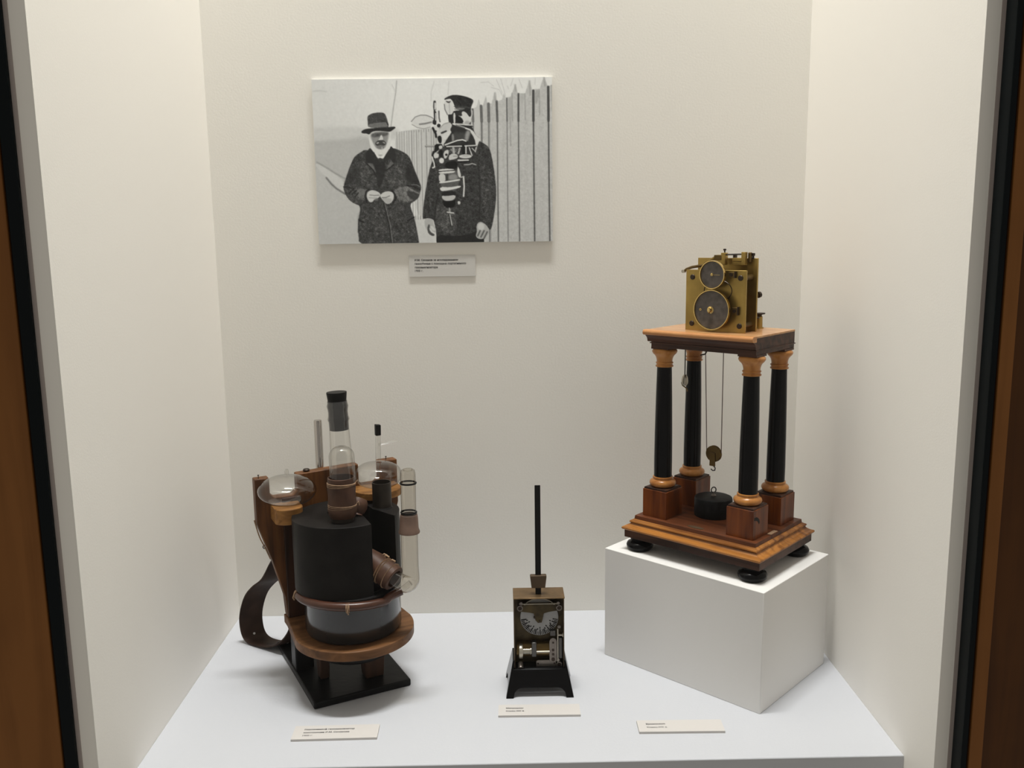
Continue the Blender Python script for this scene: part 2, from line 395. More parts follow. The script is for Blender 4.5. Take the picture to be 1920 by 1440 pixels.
# sky and ground tones
yy, xx = np.mgrid[0:P.H, 0:P.W]; P.a[:] = 0.86 + 0.09*np.clip((xx/P.W-0.05)/0.35, 0, 1)
P.poly([(500,238),(625,230),(700,236),(745,232),(745,262),(500,272)], 0.76, 8, 0.7)
P.poly([(500,262),(640,256),(695,248),(700,300),(660,330),(640,355),(590,306),(500,310)], 0.67, 8, 0.85)
P.poly([(520,300),(600,305),(650,345),(690,400),(800,405),(830,540),(500,560)], 0.735, 2, 1.0)
P.poly([(680,400),(780,398),(830,420),(840,540),(680,540)], 0.83, 6, 0.9)
P.poly(Z6((90,90),(180,200),(420,430),(570,560),(590,420),(500,310),(300,170),(160,80)), 0.80, 2, 0.9)
P.line(Z6((130,60),(300,160),(430,245),(580,330)), 3.0, 0.52, 2, 0.8)
P.line(Z6((280,310),(360,410),(440,485),(580,575)), 3.4, 0.36, 2, 0.9)
P.line([(583,165.5),(596,164.5),(608,166.5)], 2, 0.68, 2, 0.7); P.line([(600,163),(603,158)], 1.4, 0.74, 2, 0.5)
# bare branches
P.line([(741,148),(739,170),(735,195),(730,232)], 2.2, 0.66, 1, 0.85); P.line([(739,170),(732,155)], 1.4, 0.78, 1, 0.7)
for b in ([(938,146),(944,165),(947,178)], [(962,146),(957,160)], [(900,153),(915,152),(925,160)], [(920,162),(935,166),(943,180)],
          [(1004,146),(1003,158)], [(973,148),(979,163)], [(951,160),(953,165)], [(812,150),(806,170),(806,186)], [(840,150),(838,175)], [(930,148),(941,172)]):
    P.line(b, 1.3, 0.77, 1, 0.8)
# fence in the distance, between the two men
P.poly([(738,243),(770,238),(850,232),(880,236),(880,300),(850,420),(785,412),(770,360),(738,300)], 0.80, 1, 1)
for k, x in enumerate(np.linspace(741, 815, 17)):
    P.line([(x, 243-0.08*(x-738)), (x+1.5, 330), (x+3, 408)], 1.7, 0.50 if k % 3 else 0.42, 1, 0.8 if k > 4 else 0.5)
for x in (757.5, 766, 775, 783.5, 792, 801): P.line([(x, 244), (x+1.5, 400)], 2.6, 0.88, 1, 0.7)
# near picket fence on the right
top = Z5((0,560),(60,545),(110,520),(146,385),(180,500),(215,500),(235,440),(270,335),(290,460),(365,465),(385,400),(412,280),(445,430),(500,420),(545,400),(575,300),(610,370),(690,355),(720,280),(770,160),(815,300),(940,300),(965,220),(1010,95),(1060,235),(1190,230),(1220,130),(1265,30),(1330,190),(1405,165),(1440,170))
P.poly(top + [(1045,470),(880,470)], 0.74, 1, 1, grain=0.02, rnd=False)
P.poly(Z5((0,560),(60,545),(110,520),(146,385),(170,520),(165,1000),(60,1000)), 0.80, 1, 0.8)
for x0, x1, w, y0, v in [(40,50,40,560,0.34),(185,195,48,505,0.34),(312,318,50,470,0.36),(452,462,40,430,0.30),(625,628,24,380,0.32),(825,822,34,310,0.27),(1080,1078,44,260,0.25),(1335,1335,44,200,0.25)]:
    P.line(Z5((x0,y0),(x1,760)), w/9, v, 1, 0.95)
    P.line(Z5((x1,700),(x1,1440),(x1+6,2900)), w/9*0.62, v+0.04, 1, 0.95)
P.line(Z5((322,800),(330,1440),(338,2900)), 2.2, 0.56, 1, 0.8)
for x, a, b in [(715,300,760),(935,310,740),(1180,240,660),(680,700,1180)]: P.line(Z5((x,a),(x+6,b)), 2.2, 0.55, 1, 0.7)
for x, a, b in [(770,160,260),(1015,100,330),(1265,40,180),(1395,180,600),(425,290,420)]: P.line(Z5((x,a),(x+14,b)), 3.4, 0.52, 2, 0.6)
P.poly(Z5((860,310),(930,305),(925,420),(870,520)), 0.66, 2, 0.7); P.poly(Z5((1100,250),(1185,240),(1170,400),(1110,520)), 0.55, 2, 0.7)
P.poly(Z5((640,380),(715,350),(720,700),(650,760)), 0.62, 2, 0.7)
for x in (520, 760, 890, 1000, 1150, 1270): P.line(Z5((x,700),(x+8,2900)), 4, 0.79, 2, 0.35)
# ---- bearded man in hat and overcoat
coat = Z6((905,-140),(830,-90),(745,-40),(700,30),(640,170),(590,330),(548,470),(575,560),(640,670),(740,740),(828,770),(800,960),(788,1040),(790,1200),(806,1440),(1770,1440),(1745,1280),(1690,980),(1640,850),(1615,745),(1700,700),(1760,640),(1795,500),(1790,450),(1740,330),(1690,200),(1640,60),(1600,-20),(1540,-70),(1440,-120),(1330,-160),(1120,-60))
P.poly(coat, 0.235, 1, 1, grain=0.05)
P.poly(Z6((780,760),(1600,760),(1760,1400),(810,1400)), 0.265, 6, 0.6, grain=0.06)
P.poly(Z6((1010,40),(1220,60),(1230,200),(1150,480),(1100,480),(1050,200)), 0.15, 2, 0.9)
P.poly(Z6((560,450),(700,380),(800,260),(760,130),(640,230),(580,350)), 0.17, 4, 0.6)
P.poly(Z6((820,80),(960,60),(1080,250),(1090,470),(840,460)), 0.30, 6, 0.6, grain=0.06)
P.poly(Z6((1240,180),(1400,80),(1540,200),(1540,440),(1250,480)), 0.30, 6, 0.6, grain=0.06)
P.poly(Z6((1540,100),(1640,120),(1780,430),(1690,430),(1550,400)), 0.15, 4, 0.8)
P.poly(Z6((910,80),(985,10),(1060,180),(1080,250),(1020,190),(950,110)), 0.38, 2, 0.8); P.poly(Z6((1240,200),(1270,110),(1330,20),(1365,90),(1300,150)), 0.38, 2, 0.8)
P.line(Z6((910,75),(960,130),(1030,200),(1075,300)), 2.4, 0.12, 1, 0.9); P.line(Z6((1230,210),(1290,170),(1360,110)), 2.2, 0.12, 1, 0.9)
# sleeves
P.poly(Z6((560,470),(620,470),(780,470),(950,505),(910,560),(900,690),(830,750),(700,720),(600,610)), 0.27, 2, 0.9, grain=0.05)
P.poly(Z6((780,480),(950,505),(905,560),(895,660),(820,660),(760,560)), 0.41, 4, 0.8)
for b in ([(650,560),(720,490)], [(690,580),(760,520)], [(740,620),(790,560)]): P.line(Z6(*b), 2.6, 0.12, 1, 0.8)
P.line(Z6((555,460),(640,470),(720,490)), 2.2, 0.12, 1, 0.8)
P.poly(Z6((1340,530),(1430,480),(1540,455),(1640,500),(1770,600),(1690,690),(1560,730),(1420,690),(1390,600)), 0.40, 3, 0.9, grain=0.05)
P.poly(Z6((1560,530),(1640,540),(1780,610),(1700,690),(1600,660)), 0.20, 3, 0.8)
P.line(Z6((1560,460),(1640,520),(1770,590)), 2, 0.5, 1, 0.6); P.line(Z6((1640,440),(1720,440),(1785,480)), 1.4, 0.5, 1, 0.7); P.line(Z6((1560,450),(1680,470),(1780,520)), 2.4, 0.1, 1, 0.7)
P.line(Z6((960,505),(915,540),(900,620),(930,720)), 2.6, 0.10, 1, 0.9); P.line(Z6((1330,525),(1370,580),(1390,660),(1340,730)), 2.6, 0.10, 1, 0.9)
# hands
P.poly(Z6((925,560),(990,515),(1060,525),(1130,560),(1150,600),(1110,650),(1040,670),(1020,710),(970,715),(930,650)), 0.80, 1, 1)
P.line(Z6((975,595),(1050,605),(1120,600)), 1.8, 0.42, 1, 0.9); P.line(Z6((960,640),(1030,645),(1090,645)), 1.6, 0.52, 1, 0.8); P.poly(Z6((1040,660),(1110,650),(1100,690),(1050,700)), 0.4, 2, 0.7)
P.poly(Z6((1135,600),(1200,550),(1290,535),(1350,570),(1360,650),(1310,735),(1240,745),(1190,690),(1150,640)), 0.80, 1, 1)
P.poly(Z6((1160,640),(1230,640),(1330,660),(1310,735),(1240,745),(1190,690)), 0.62, 2, 0.8); P.line(Z6((1170,640),(1230,640),(1290,615)), 1.8, 0.36, 1, 0.9)
# coat edge, pockets
P.line(Z6((1215,740),(1250,880),(1300,1080),(1345,1440)), 2.2, 0.46, 1, 0.6); P.line(Z6((1195,740),(1230,880),(1280,1080),(1325,1440)), 2.6, 0.14, 1, 0.8)
P.line(Z6((1580,1020),(1680,965)), 2.6, 0.09, 1, 0.9); P.line(Z6((800,1000),(880,1040)), 2.4, 0.10, 1, 0.9); P.line(Z6((800,985),(790,1200)), 2, 0.12, 2, 0.7)
# head
P.poly(Z2((105,700),(190,640),(640,610),(720,590),(720,800),(690,1010),(600,1180),(520,1250),(430,1290),(330,1230),(250,1130),(160,1010)), 0.87, 1, 1)
P.poly(Z2((150,640),(640,600),(660,720),(620,900),(560,1050),(420,1080),(300,1030),(190,830)), 0.50, 3, 1)
P.poly(Z2((170,620),(660,590),(650,700),(400,740),(200,760)), 0.30, 3, 0.9)
P.ell((705,247.5), 3.4, 2.2, 0.26, 2, 0.8); P.ell((717.5,247), 3.2, 2.2, 0.30, 2, 0.8)
P.poly(Z2((400,800),(440,690),(480,690),(515,820),(440,835),(370,830)), 0.82, 1, 1)
P.poly(Z2((300,880),(380,820),(520,820),(590,900),(590,930),(540,980),(440,960),(340,985),(290,940)), 0.22, 1, 0.95)
P.poly(Z2((310,900),(390,870),(400,900),(340,930)), 0.68, 1, 0.9); P.poly(Z2((480,880),(540,870),(580,930),(520,910)), 0.60, 1, 0.8)
P.poly(Z2((330,960),(540,970),(530,1050),(430,1080),(330,1040)), 0.38, 2, 0.8); P.poly(Z2((450,1010),(490,1000),(500,1060),(470,1090)), 0.7, 1, 0.7)
P.poly(Z2((130,760),(220,880),(290,1030),(360,1090),(540,1080),(610,960),(690,700),(720,760),(690,1010),(600,1180),(430,1240),(260,1140),(160,1010)), 0.90, 2, 0.9)
P.poly(Z2((260,1130),(330,1200),(430,1250),(520,1230),(600,1170),(500,1340),(420,1300),(365,1330)), 0.93, 1, 1); P.poly(Z2((360,1220),(430,1215),(510,1220),(430,1270)), 0.5, 2, 0.8)
P.poly(Z2((365,1330),(420,1295),(500,1335),(470,1420),(400,1420)), 0.2, 1, 1)
P.poly(Z2((20,1180),(130,1040),(170,1040),(270,1180),(380,1380),(330,1500),(200,1440),(30,1440)), 0.16, 1, 1); P.poly(Z2((710,980),(760,1020),(860,1160),(860,1440),(760,1440),(700,1300),(560,1440),(500,1420),(560,1250),(680,1080)), 0.17, 1, 1)
# hat
P.poly(Z2((75,180),(150,130),(260,90),(420,80),(540,95),(590,180),(640,340),(660,450),(640,500),(100,500),(85,330)), 0.25, 1, 1, grain=0.03)
P.poly(Z2((95,390),(340,355),(620,340),(640,450),(600,475),(100,490)), 0.40, 1, 0.9); P.poly(Z2((600,340),(650,380),(655,440),(620,430)), 0.12, 1, 0.9)
P.poly(Z2((-100,590),(0,520),(200,500),(450,495),(650,480),(800,460),(860,490),(780,550),(690,610),(560,590),(350,570),(190,600),(130,680),(60,640),(-60,640)), 0.13, 1, 1)
# ---- second man with the apparatus
body = Z4((230,80),(190,200),(150,400),(110,650),(85,850),(80,1000),(110,990),(250,1000),(265,1050),(300,1240),(300,1440),(1055,1440),(1060,1330),(1100,1130),(1165,1205),(1200,1080),(1240,830),(1260,600),(1250,420),(1215,150),(1190,0),(1150,-140),(1080,-200),(1010,-230),(950,-300),(800,-350),(500,-300),(330,-100))
P.poly(body, 0.215, 1, 1, grain=0.05)
P.poly(Z4((960,50),(1080,80),(1220,250),(1240,600),(1180,1000),(1000,1000),(980,600)), 0.27, 8, 0.6, grain=0.06)
P.poly(Z4((270,780),(420,760),(620,860),(630,1250),(330,1200),(290,1000)), 0.32, 6, 0.7, grain=0.06)
P.line(Z4((970,100),(990,400),(1000,700),(980,1000)), 3, 0.13, 2, 0.7); P.line(Z4((330,600),(290,800),(270,1000)), 3, 0.12, 2, 0.8); P.line(Z4((640,1100),(625,1270)), 2, 0.13, 1, 0.8)
P.poly(Z4((300,1245),(560,1290),(850,1250),(960,1180),(1060,1340),(1060,1440),(300,1440)), 0.115, 1, 0.95)
# hands of the second man
P.poly(Z4((110,1000),(160,980),(245,1000),(250,1090),(300,1170),(285,1230),(230,1190),(190,1130),(160,1200),(110,1110)), 0.68, 1, 1); P.poly(Z4((170,1080),(200,1090),(185,1170),(220,1220),(280,1250),(250,1285),(170,1240),(150,1150)), 0.24, 1, 0.9); P.poly(Z4((190,1110),(240,1110),(290,1180),(250,1200)), 0.84, 1, 0.9)
P.poly(Z4((935,1130),(960,1070),(1010,1050),(1080,1090),(1140,1170),(1130,1270),(1060,1330),(980,1340),(920,1290),(950,1200)), 0.66, 1, 1)
for b in ([(1000,1190),(960,1280)], [(1060,1200),(1010,1300)], [(1110,1220),(1060,1320)]): P.line(Z4(*b), 3.2, 0.30, 1, 0.9)
P.poly(Z4((950,1120),(1010,1060),(1070,1110),(1050,1190),(980,1190)), 0.85, 2, 0.8)
# head, cap, mask
P.poly(Z3((560,380),(950,360),(1000,480),(960,620),(1010,700),(1100,900),(1060,1100),(700,1150),(450,1000),(620,760),(560,560)), 0.16, 1, 1)
P.poly(Z3((620,760),(900,760),(930,900),(700,980),(640,900)), 0.28, 4, 0.8); P.poly(Z3((880,720),(970,740),(940,850),(900,960),(860,900)), 0.62, 4, 0.8)
P.poly(Z3((620,780),(660,800),(660,960),(630,960)), 0.62, 3, 0.7)
P.poly(Z3((940,720),(1000,720),(1090,860),(1152,890),(1100,960),(1040,1170),(1060,1000),(1040,880)), 0.86, 1, 1)
P.poly(Z3((800,400),(870,380),(950,500),(990,480),(970,600),(840,640),(720,460),(820,480)), 0.86, 1, 1); P.poly(Z3((690,450),(800,490),(850,590),(760,610),(690,560)), 0.09, 1, 1); P.poly(Z3((860,560),(960,560),(940,640),(850,640)), 0.6, 2, 0.8)
P.poly(Z3((975,340),(1010,400),(985,520),(945,510),(985,450)), 0.86, 1, 0.9)
P.poly(Z3((485,160),(580,110),(680,90),(850,115),(1000,170),(1025,210),(1000,260),(970,340),(985,440),(950,500),(880,390),(700,360),(660,250),(620,170),(500,190)), 0.15, 1, 1, grain=0.03)
P.poly(Z3((670,320),(840,320),(880,350),(760,370),(670,365)), 0.45, 2, 0.8); P.line(Z3((660,300),(850,310),(970,330)), 2, 0.28, 1, 0.8)
P.poly(Z3((500,190),(560,165),(620,170),(665,280),(660,380),(620,450),(550,440),(500,350),(485,260)), 0.86, 1, 1); P.poly(Z3((510,190),(570,215),(615,195),(590,240),(540,235)), 0.16, 1, 0.95); P.poly(Z3((500,180),(610,165),(610,190),(510,200)), 0.88, 1, 0.9)
P.line(Z3((490,260),(500,350),(550,450)), 1.6, 0.25, 1, 0.9); P.line(Z3((580,240),(590,420)), 1.6, 0.62, 1, 0.8)
P.poly(Z3((550,440),(640,440),(650,620),(590,580)), 0.13, 1, 1); P.poly(Z3((650,420),(690,410),(690,600),(660,620)), 0.84, 1, 1)
P.line(Z3((650,610),(850,680),(960,720)), 2.6, 0.90, 1, 1); P.line(Z3((650,610),(820,620),(1000,640)), 2.2, 0.88, 1, 1); P.line(Z3((700,630),(860,690)), 1.6, 0.1, 1, 0.8); P.line(Z3((870,660),(1000,655)), 2.2, 0.1, 1, 0.9)
# glass bulbs and tubes
P.poly(Z3((-120,560),(-40,480),(60,445),(160,450),(260,490),(300,540),(270,630),(150,685),(20,680),(-90,610)), 0.87, 1, 1); P.line(Z3((-110,560),(-40,480),(60,447),(160,450),(260,490),(310,530)), 1.6, 0.38, 1, 0.9); P.line(Z3((-100,610),(0,670),(120,690),(240,660)), 1.4, 0.45, 1, 0.8)
P.line(Z3((40,610),(140,600),(250,575)), 3.0, 0.40, 1, 0.9)
P.line(Z3((315,215),(310,300),(320,370)), 5.0, 0.20, 1, 1); P.line(Z3((322,240),(322,340)), 2.6, 0.9, 1, 1); P.line(Z3((320,390),(325,500),(320,600)), 5.2, 0.14, 1, 1); P.line(Z3((335,420),(335,540)), 2.0, 0.9, 1, 1)
P.line(Z3((340,370),(370,400),(375,600)), 3, 0.9, 1, 1); P.line(Z3((390,380),(395,500),(410,570)), 2.4, 0.2, 1, 0.9)
P.poly(Z3((280,530),(330,530),(330,620),(270,610)), 0.13, 1, 1); P.ell((820.5,231.5), 3.6, 3.6, 0.12, 1)
P.poly(Z3((280,640),(350,640),(420,760),(380,820),(310,720)), 0.84, 1, 1); P.line(Z3((280,680),(330,780),(340,840)), 4.2, 0.10, 1, 1); P.ell((815,242), 1.8, 1.8, 0.15, 1)
P.poly(Z3((410,660),(500,590),(590,580),(635,630),(600,700),(500,770),(430,780),(390,720)), 0.78, 1, 1); P.line(Z3((440,770),(520,740)), 3.4, 0.12, 1, 0.9); P.line(Z3((400,690),(480,610),(590,580)), 1.2, 0.4, 1, 0.8)
P.poly(Z3((450,790),(600,720),(620,770),(480,920)), 0.88, 1, 1)
P.poly(Z3((370,820),(440,820),(440,950),(400,960),(360,880)), 0.08, 1, 1); P.line(Z3((455,820),(465,980),(480,1000)), 2.6, 0.85, 1, 1)
P.line(Z3((150,1005),(310,1005)), 3.0, 0.25, 1, 1); P.line(Z3((150,1000),(310,1000)), 1.4, 0.85, 1, 1)
P.poly(Z3((315,965),(450,965),(450,1000),(380,1080),(340,1110),(290,1140),(310,1050)), 0.08, 1, 1); P.poly(Z3((385,1000),(450,990),(450,1050),(390,1060)), 0.78, 1, 1)
P.line(Z3((500,990),(600,960),(720,915),(820,905),(900,950)), 5.2, 0.12, 1, 1); P.line(Z3((500,985),(600,950),(720,908),(820,895),(880,920)), 2.4, 0.90, 1, 1)
P.line(Z3((520,1030),(1060,1015)), 3.6, 0.14, 1, 1); P.line(Z3((530,1015),(800,1010),(1060,1000)), 2.0, 0.88, 1, 1)
P.poly(Z3((560,1050),(700,1040),(780,1040),(760,1150),(600,1150)), 0.42, 3, 0.9, grain=0.2); P.line(Z3((650,1040),(660,1130)), 4, 0.72, 1, 0.8); P.line(Z3((770,1050),(740,1140)), 3, 0.72, 1, 0.8)
P.line(Z3((830,1000),(835,1150)), 4.6, 0.08, 1, 1); P.line(Z3((880,1010),(880,1140)), 2.2, 0.85, 1, 1); P.line(Z3((940,1040),(990,1180)), 2, 0.85, 1, 1); P.line(Z3((970,1080),(1050,1160)), 1.8, 0.15, 1, 1); P.line(Z3((990,1050),(1050,1110)), 1.8, 0.75, 1, 1)
P.line(Z3((290,1110),(275,1160),(300,1290),(330,1350)), 4.0, 0.08, 1, 1); P.line(Z3((265,1200),(300,1310),(310,1380),(275,1395)), 2.4, 0.90, 1, 1)
P.poly(Z3((290,1140),(380,1130),(390,1210),(300,1230)), 0.84, 1, 1); P.poly(Z3((390,1080),(460,1060),(460,1190),(400,1210)), 0.07, 1, 1)
P.poly(Z3((470,1110),(560,1060),(570,1140),(520,1230),(480,1230)), 0.80, 1, 1); P.ell((834.5,286), 2.6, 2.2, 0.10, 1); P.ell((825.5,297), 4.6, 5.0, 0.90, 1)
P.poly(Z3((580,1150),(720,1150),(740,1220),(640,1250),(560,1260)), 0.80, 1, 1); P.line(Z3((650,1190),(720,1190)), 1.6, 0.45, 1, 0.9)
P.ell((870.5,289.5), 12, 3.6, 0.84, 1); P.ell((872,288.5), 8, 1.6, 0.68, 1, 0.8); P.line(Z3((740,1265),(920,1265)), 2.8, 0.86, 1, 1); P.line(Z3((740,1300),(940,1290)), 3, 0.07, 1, 1); P.line(Z3((850,1345),(930,1345),(990,1325),(1060,1350)), 1.8, 0.72, 1, 0.9)
P.poly(Z4((450,80),(640,60),(640,170),(590,200),(440,180)), 0.07, 1, 1)
# canister on the chest
P.poly(Z4((335,200),(590,190),(610,240),(640,200),(660,160),(700,310),(690,350),(640,470),(620,560),(380,560)), 0.32, 1, 1)
P.poly(Z4((340,270),(440,270),(450,400),(345,410)), 0.82, 1, 1); P.poly(Z4((450,280),(495,275),(490,380),(450,385)), 0.22, 1, 0.9); P.poly(Z4((495,290),(620,270),(650,360),(500,375)), 0.52, 3, 0.9)
P.poly(Z4((335,205),(420,190),(580,195),(580,215),(440,225),(340,230)), 0.88, 1, 1); P.line(Z4((340,232),(580,218)), 1.6, 0.15, 1, 0.9); P.poly(Z4((332,240),(600,225),(600,245),(540,260),(350,270)), 0.88, 1, 1)
P.poly(Z4((345,400),(500,385),(680,355),(680,380),(520,405),(350,425)), 0.90, 1, 1); P.poly(Z4((355,480),(520,490),(690,460),(690,490),(600,515),(440,545),(365,545)), 0.88, 1, 1)
P.poly(Z4((640,160),(660,170),(700,310),(670,340),(640,280)), 0.85, 1, 1)
P.poly(Z4((370,560),(610,540),(620,640),(400,660)), 0.12, 1, 1); P.poly(Z4((385,620),(460,630),(610,610),(600,670),(540,705),(440,705),(395,670)), 0.74, 1, 1); P.poly(Z4((390,690),(440,715),(560,710),(610,680),(595,790),(560,825),(430,815)), 0.05, 1, 1)
P.line(Z4((735,320),(745,480),(735,635)), 2.6, 0.88, 1, 1); P.line(Z4((690,330),(740,320)), 2, 0.75, 1, 0.9); P.poly(Z4((635,715),(685,715),(680,760),(650,770)), 0.85, 1, 1)
P.line(Z4((508,825),(515,890)), 2.0, 0.66, 1, 1); P.line(Z4((475,890),(575,905)), 2.4, 0.80, 1, 1); P.line(Z4((515,930),(545,1100)), 2.0, 0.72, 1, 1); P.line(Z4((500,930),(530,1110)), 1.6, 0.08, 1, 0.9)
P.a += 0.010*P.noise
P.a = np.where(P.a > 0.3, 0.3 + 0.7*((np.clip(P.a, 0.3, 1)-0.3)/0.7)**0.72, P.a)
tone = np.clip(P.a, 0.02, 0.985).reshape(NY, SS, NX, SS).mean((1, 3))
tone = 0.050 + tone*0.95                       # ink on matt paper: soft blacks
lin = np.where(tone <= 0.04045, tone/12.92, ((tone+0.055)/1.055)**2.4)

PX0, PX1, PZ0, PZ1, PY = 0.1592, 0.5150, 0.5992, 0.8396, -0.0058
pp = empty('photo_print', ((PX0+PX1)/2, 0, PZ0), 0, 'large black-and-white photograph of two men by a picket fence, hung on the wall', 'photograph')
MB().box(-(PX1-PX0)/2, (PX1-PX0)/2, PY, 0, 0, PZ1-PZ0).build('mounting_board', 'foam_board', pp, smooth=0)
m = bpy.data.materials.new('print_ink'); m.use_nodes = True; nt = m.node_tree; b = nt.nodes['Principled BSDF']
b.inputs['Roughness'].default_value = 0.6; b.inputs['Specular IOR Level'].default_value = 0.25
at = nt.nodes.new('ShaderNodeAttribute'); at.attribute_name = 'tone'
tnt = nt.nodes.new('ShaderNodeMix'); tnt.data_type = 'RGBA'; tnt.blend_type = 'MULTIPLY'; tnt.inputs[0].default_value = 1
tnt.inputs[7].default_value = (0.985, 1.0, 0.985, 1)
nt.links.new(at.outputs['Color'], tnt.inputs[6]); nt.links.new(tnt.outputs[2], b.inputs['Base Color'])
gx = np.linspace(-(PX1-PX0)/2, (PX1-PX0)/2, NX); gz = np.linspace(PZ1-PZ0, 0, NY)
GX, GZ = np.meshgrid(gx, gz)
vco = np.column_stack([GX.ravel(), np.full(NX*NY, PY-0.0003), GZ.ravel()])
idx = np.arange(NX*NY).reshape(NY, NX)
fq = np.stack([idx[:-1,:-1], idx[1:,:-1], idx[1:,1:], idx[:-1,1:]], -1).reshape(-1, 4)
me = bpy.data.meshes.new('print_sheet')
me.vertices.add(len(vco)); me.vertices.foreach_set('co', vco.astype(np.float32).ravel())
me.loops.add(len(fq)*4); me.loops.foreach_set('vertex_index', fq.astype(np.int32).ravel())
me.polygons.add(len(fq)); me.polygons.foreach_set('loop_start', np.arange(0, len(fq)*4, 4, dtype=np.int32))
me.update(calc_edges=True); me.validate()
ca = me.color_attributes.new('tone', 'FLOAT_COLOR', 'POINT')
lv = lin.ravel(); ca.data.foreach_set('color', np.column_stack([lv, lv, lv, np.ones_like(lv)]).astype(np.float32).ravel())
me.materials.append(m)
po = bpy.data.objects.new('print_sheet', me); COL.objects.link(po); po.parent = pp

# ------------------------------------------------------------------ gas analyser
AXX, AXY, AA = 0.2288, -0.2422, 0.4653
ga = empty('gas_analyser', (AXX, AXY, 0), AA, 'antique portable gas analyser of black tin, wood and glass on a black base plate', 'instrument')
# base plate and underside
MB().box(-0.0675, 0.0675, -0.0313, 0.1773, 0, 0.0098).build('base_plate', 'black_stand', ga, bevel=0.0022, bseg=3)
MB().lathe([(0,0.052),(0.030,0.0525),(0.048,0.057),(0.060,0.065),(0.066,0.074),(0.066,0.0772),(0,0.0772)], 48).build('bowl', 'black_stand', ga)
for (px, py, sx, sy) in ((0.026, 0.008, 0.016, 0.013), (-0.036, 0.034, 0.008, 0.010)):
    f = MB()
    f.add([(px-sx,py-sy,.056),(px+sx,py-sy,.056),(px+sx,py+sy,.056),(px-sx,py+sy,.056),(px-sx*.8,py-sy*.8,.0095),(px+sx*.8,py-sy*.8,.0095),(px+sx*.8,py+sy*.8,.0095),(px-sx*.8,py+sy*.8,.0095)],
          [(0,1,2,3),(7,6,5,4),(0,4,5,1),(1,5,6,2),(2,6,7,3),(3,7,4,0)])
    f.build('foot', 'foot_wood', ga, bevel=0.002)
MB().box(-0.066, -0.040, 0.066, 0.092, 0.0095, 0.068).build('support_post', 'black_stand', ga, bevel=0.002)
# shelf with rounded front
sh = arc((0, 0), 0.0805, -178, -2, 36) + [(0.0745, 0.068), (0.0745, 0.086), (-0.0745, 0.086), (-0.0745, 0.068)]
MB().prism(sh, XY, 0.0772, 0.0902).build('shelf', 'shelf_wood', ga, bevel=0.0012)
# tall backboard with two rounded notches
def notch(c, hw, ztop, zbot): return [(c-hw, ztop), (c-hw, zbot+0.006), (c-hw+0.006, zbot), (c+hw-0.006, zbot), (c+hw, zbot+0.006), (c+hw, ztop)]
zt = 0.2915
bb = [(-0.1065, zt)] + notch(-0.0685, 0.0185, zt, 0.2635) + notch(0.0525, 0.0155, zt+0.003, 0.2635) + [(0.0945, zt+0.003), (0.0945, 0.232), (0.0800, 0.180), (0.0745, 0.120), (0.0745, 0.0905), (-0.0725, 0.0905), (-0.0745, 0.120), (-0.0895, 0.177), (-0.1065, 0.230)]
MB().prism(bb, XZ, 0.070, 0.086).build('backboard', 'board_wood', ga, bevel=0.0012)
MB().box(-0.072, -0.046, 0.066, 0.0702, 0.0905, 0.262).build('batten', 'board_dark', ga, bevel=0.001)
# shelves that carry the two bulbs
def bracket(c, hw, v0, z0, z1):
    p = [(c-hw, 0.070), (c-hw, v0+hw*0.8)] + arc((c, v0+hw*0.8), hw, 180, 360, 14, hw*0.8) + [(c+hw, 0.070)]
    m_ = MB(); m_.prism(p, XY, z0, z1); return m_
bracket(-0.0695, 0.0185, 0.028, 0.2350, 0.2560).build('bulb_bracket', 'ochre_wood', ga, bevel=0.001)
bracket(0.0560, 0.0330, 0.018, 0.2530, 0.2635).build('bulb_bracket', 'ochre_wood', ga, bevel=0.001)
# tin jacket with a central hole and a slot
TC = (-0.003, 0.004)
op = arc(TC, 0.071, -43, 281, 84, 0.065)
hl = arc((0.004, 0.010), 0.029, -85, -350, 40)
out = op + [(0.013, -0.0185)] + hl[1:] + [(0.0335, 0.004)]
MB().prism(out, XY, 0.1525, 0.2485).build('tin_jacket', 'tin_black', ga, smooth=30, bevel=0.0006)
MB().lathe([(0,0.1530),(0.058,0.1530),(0.058,0.1540),(0,0.1540)], 40, (-0.003,0.004,0)).build('tin_bottom', 'tin_inside', ga)
# lower jar
MB().lathe([(0,0.0902),(0.058,0.0902),(0.0622,0.0918),(0.0640,0.0960),(0.0640,0.1400),(0.0652,0.1425),(0.0652,0.1520),(0.060,0.1528),(0,0.1528)], 64).build('jar', 'tin_grey', ga)
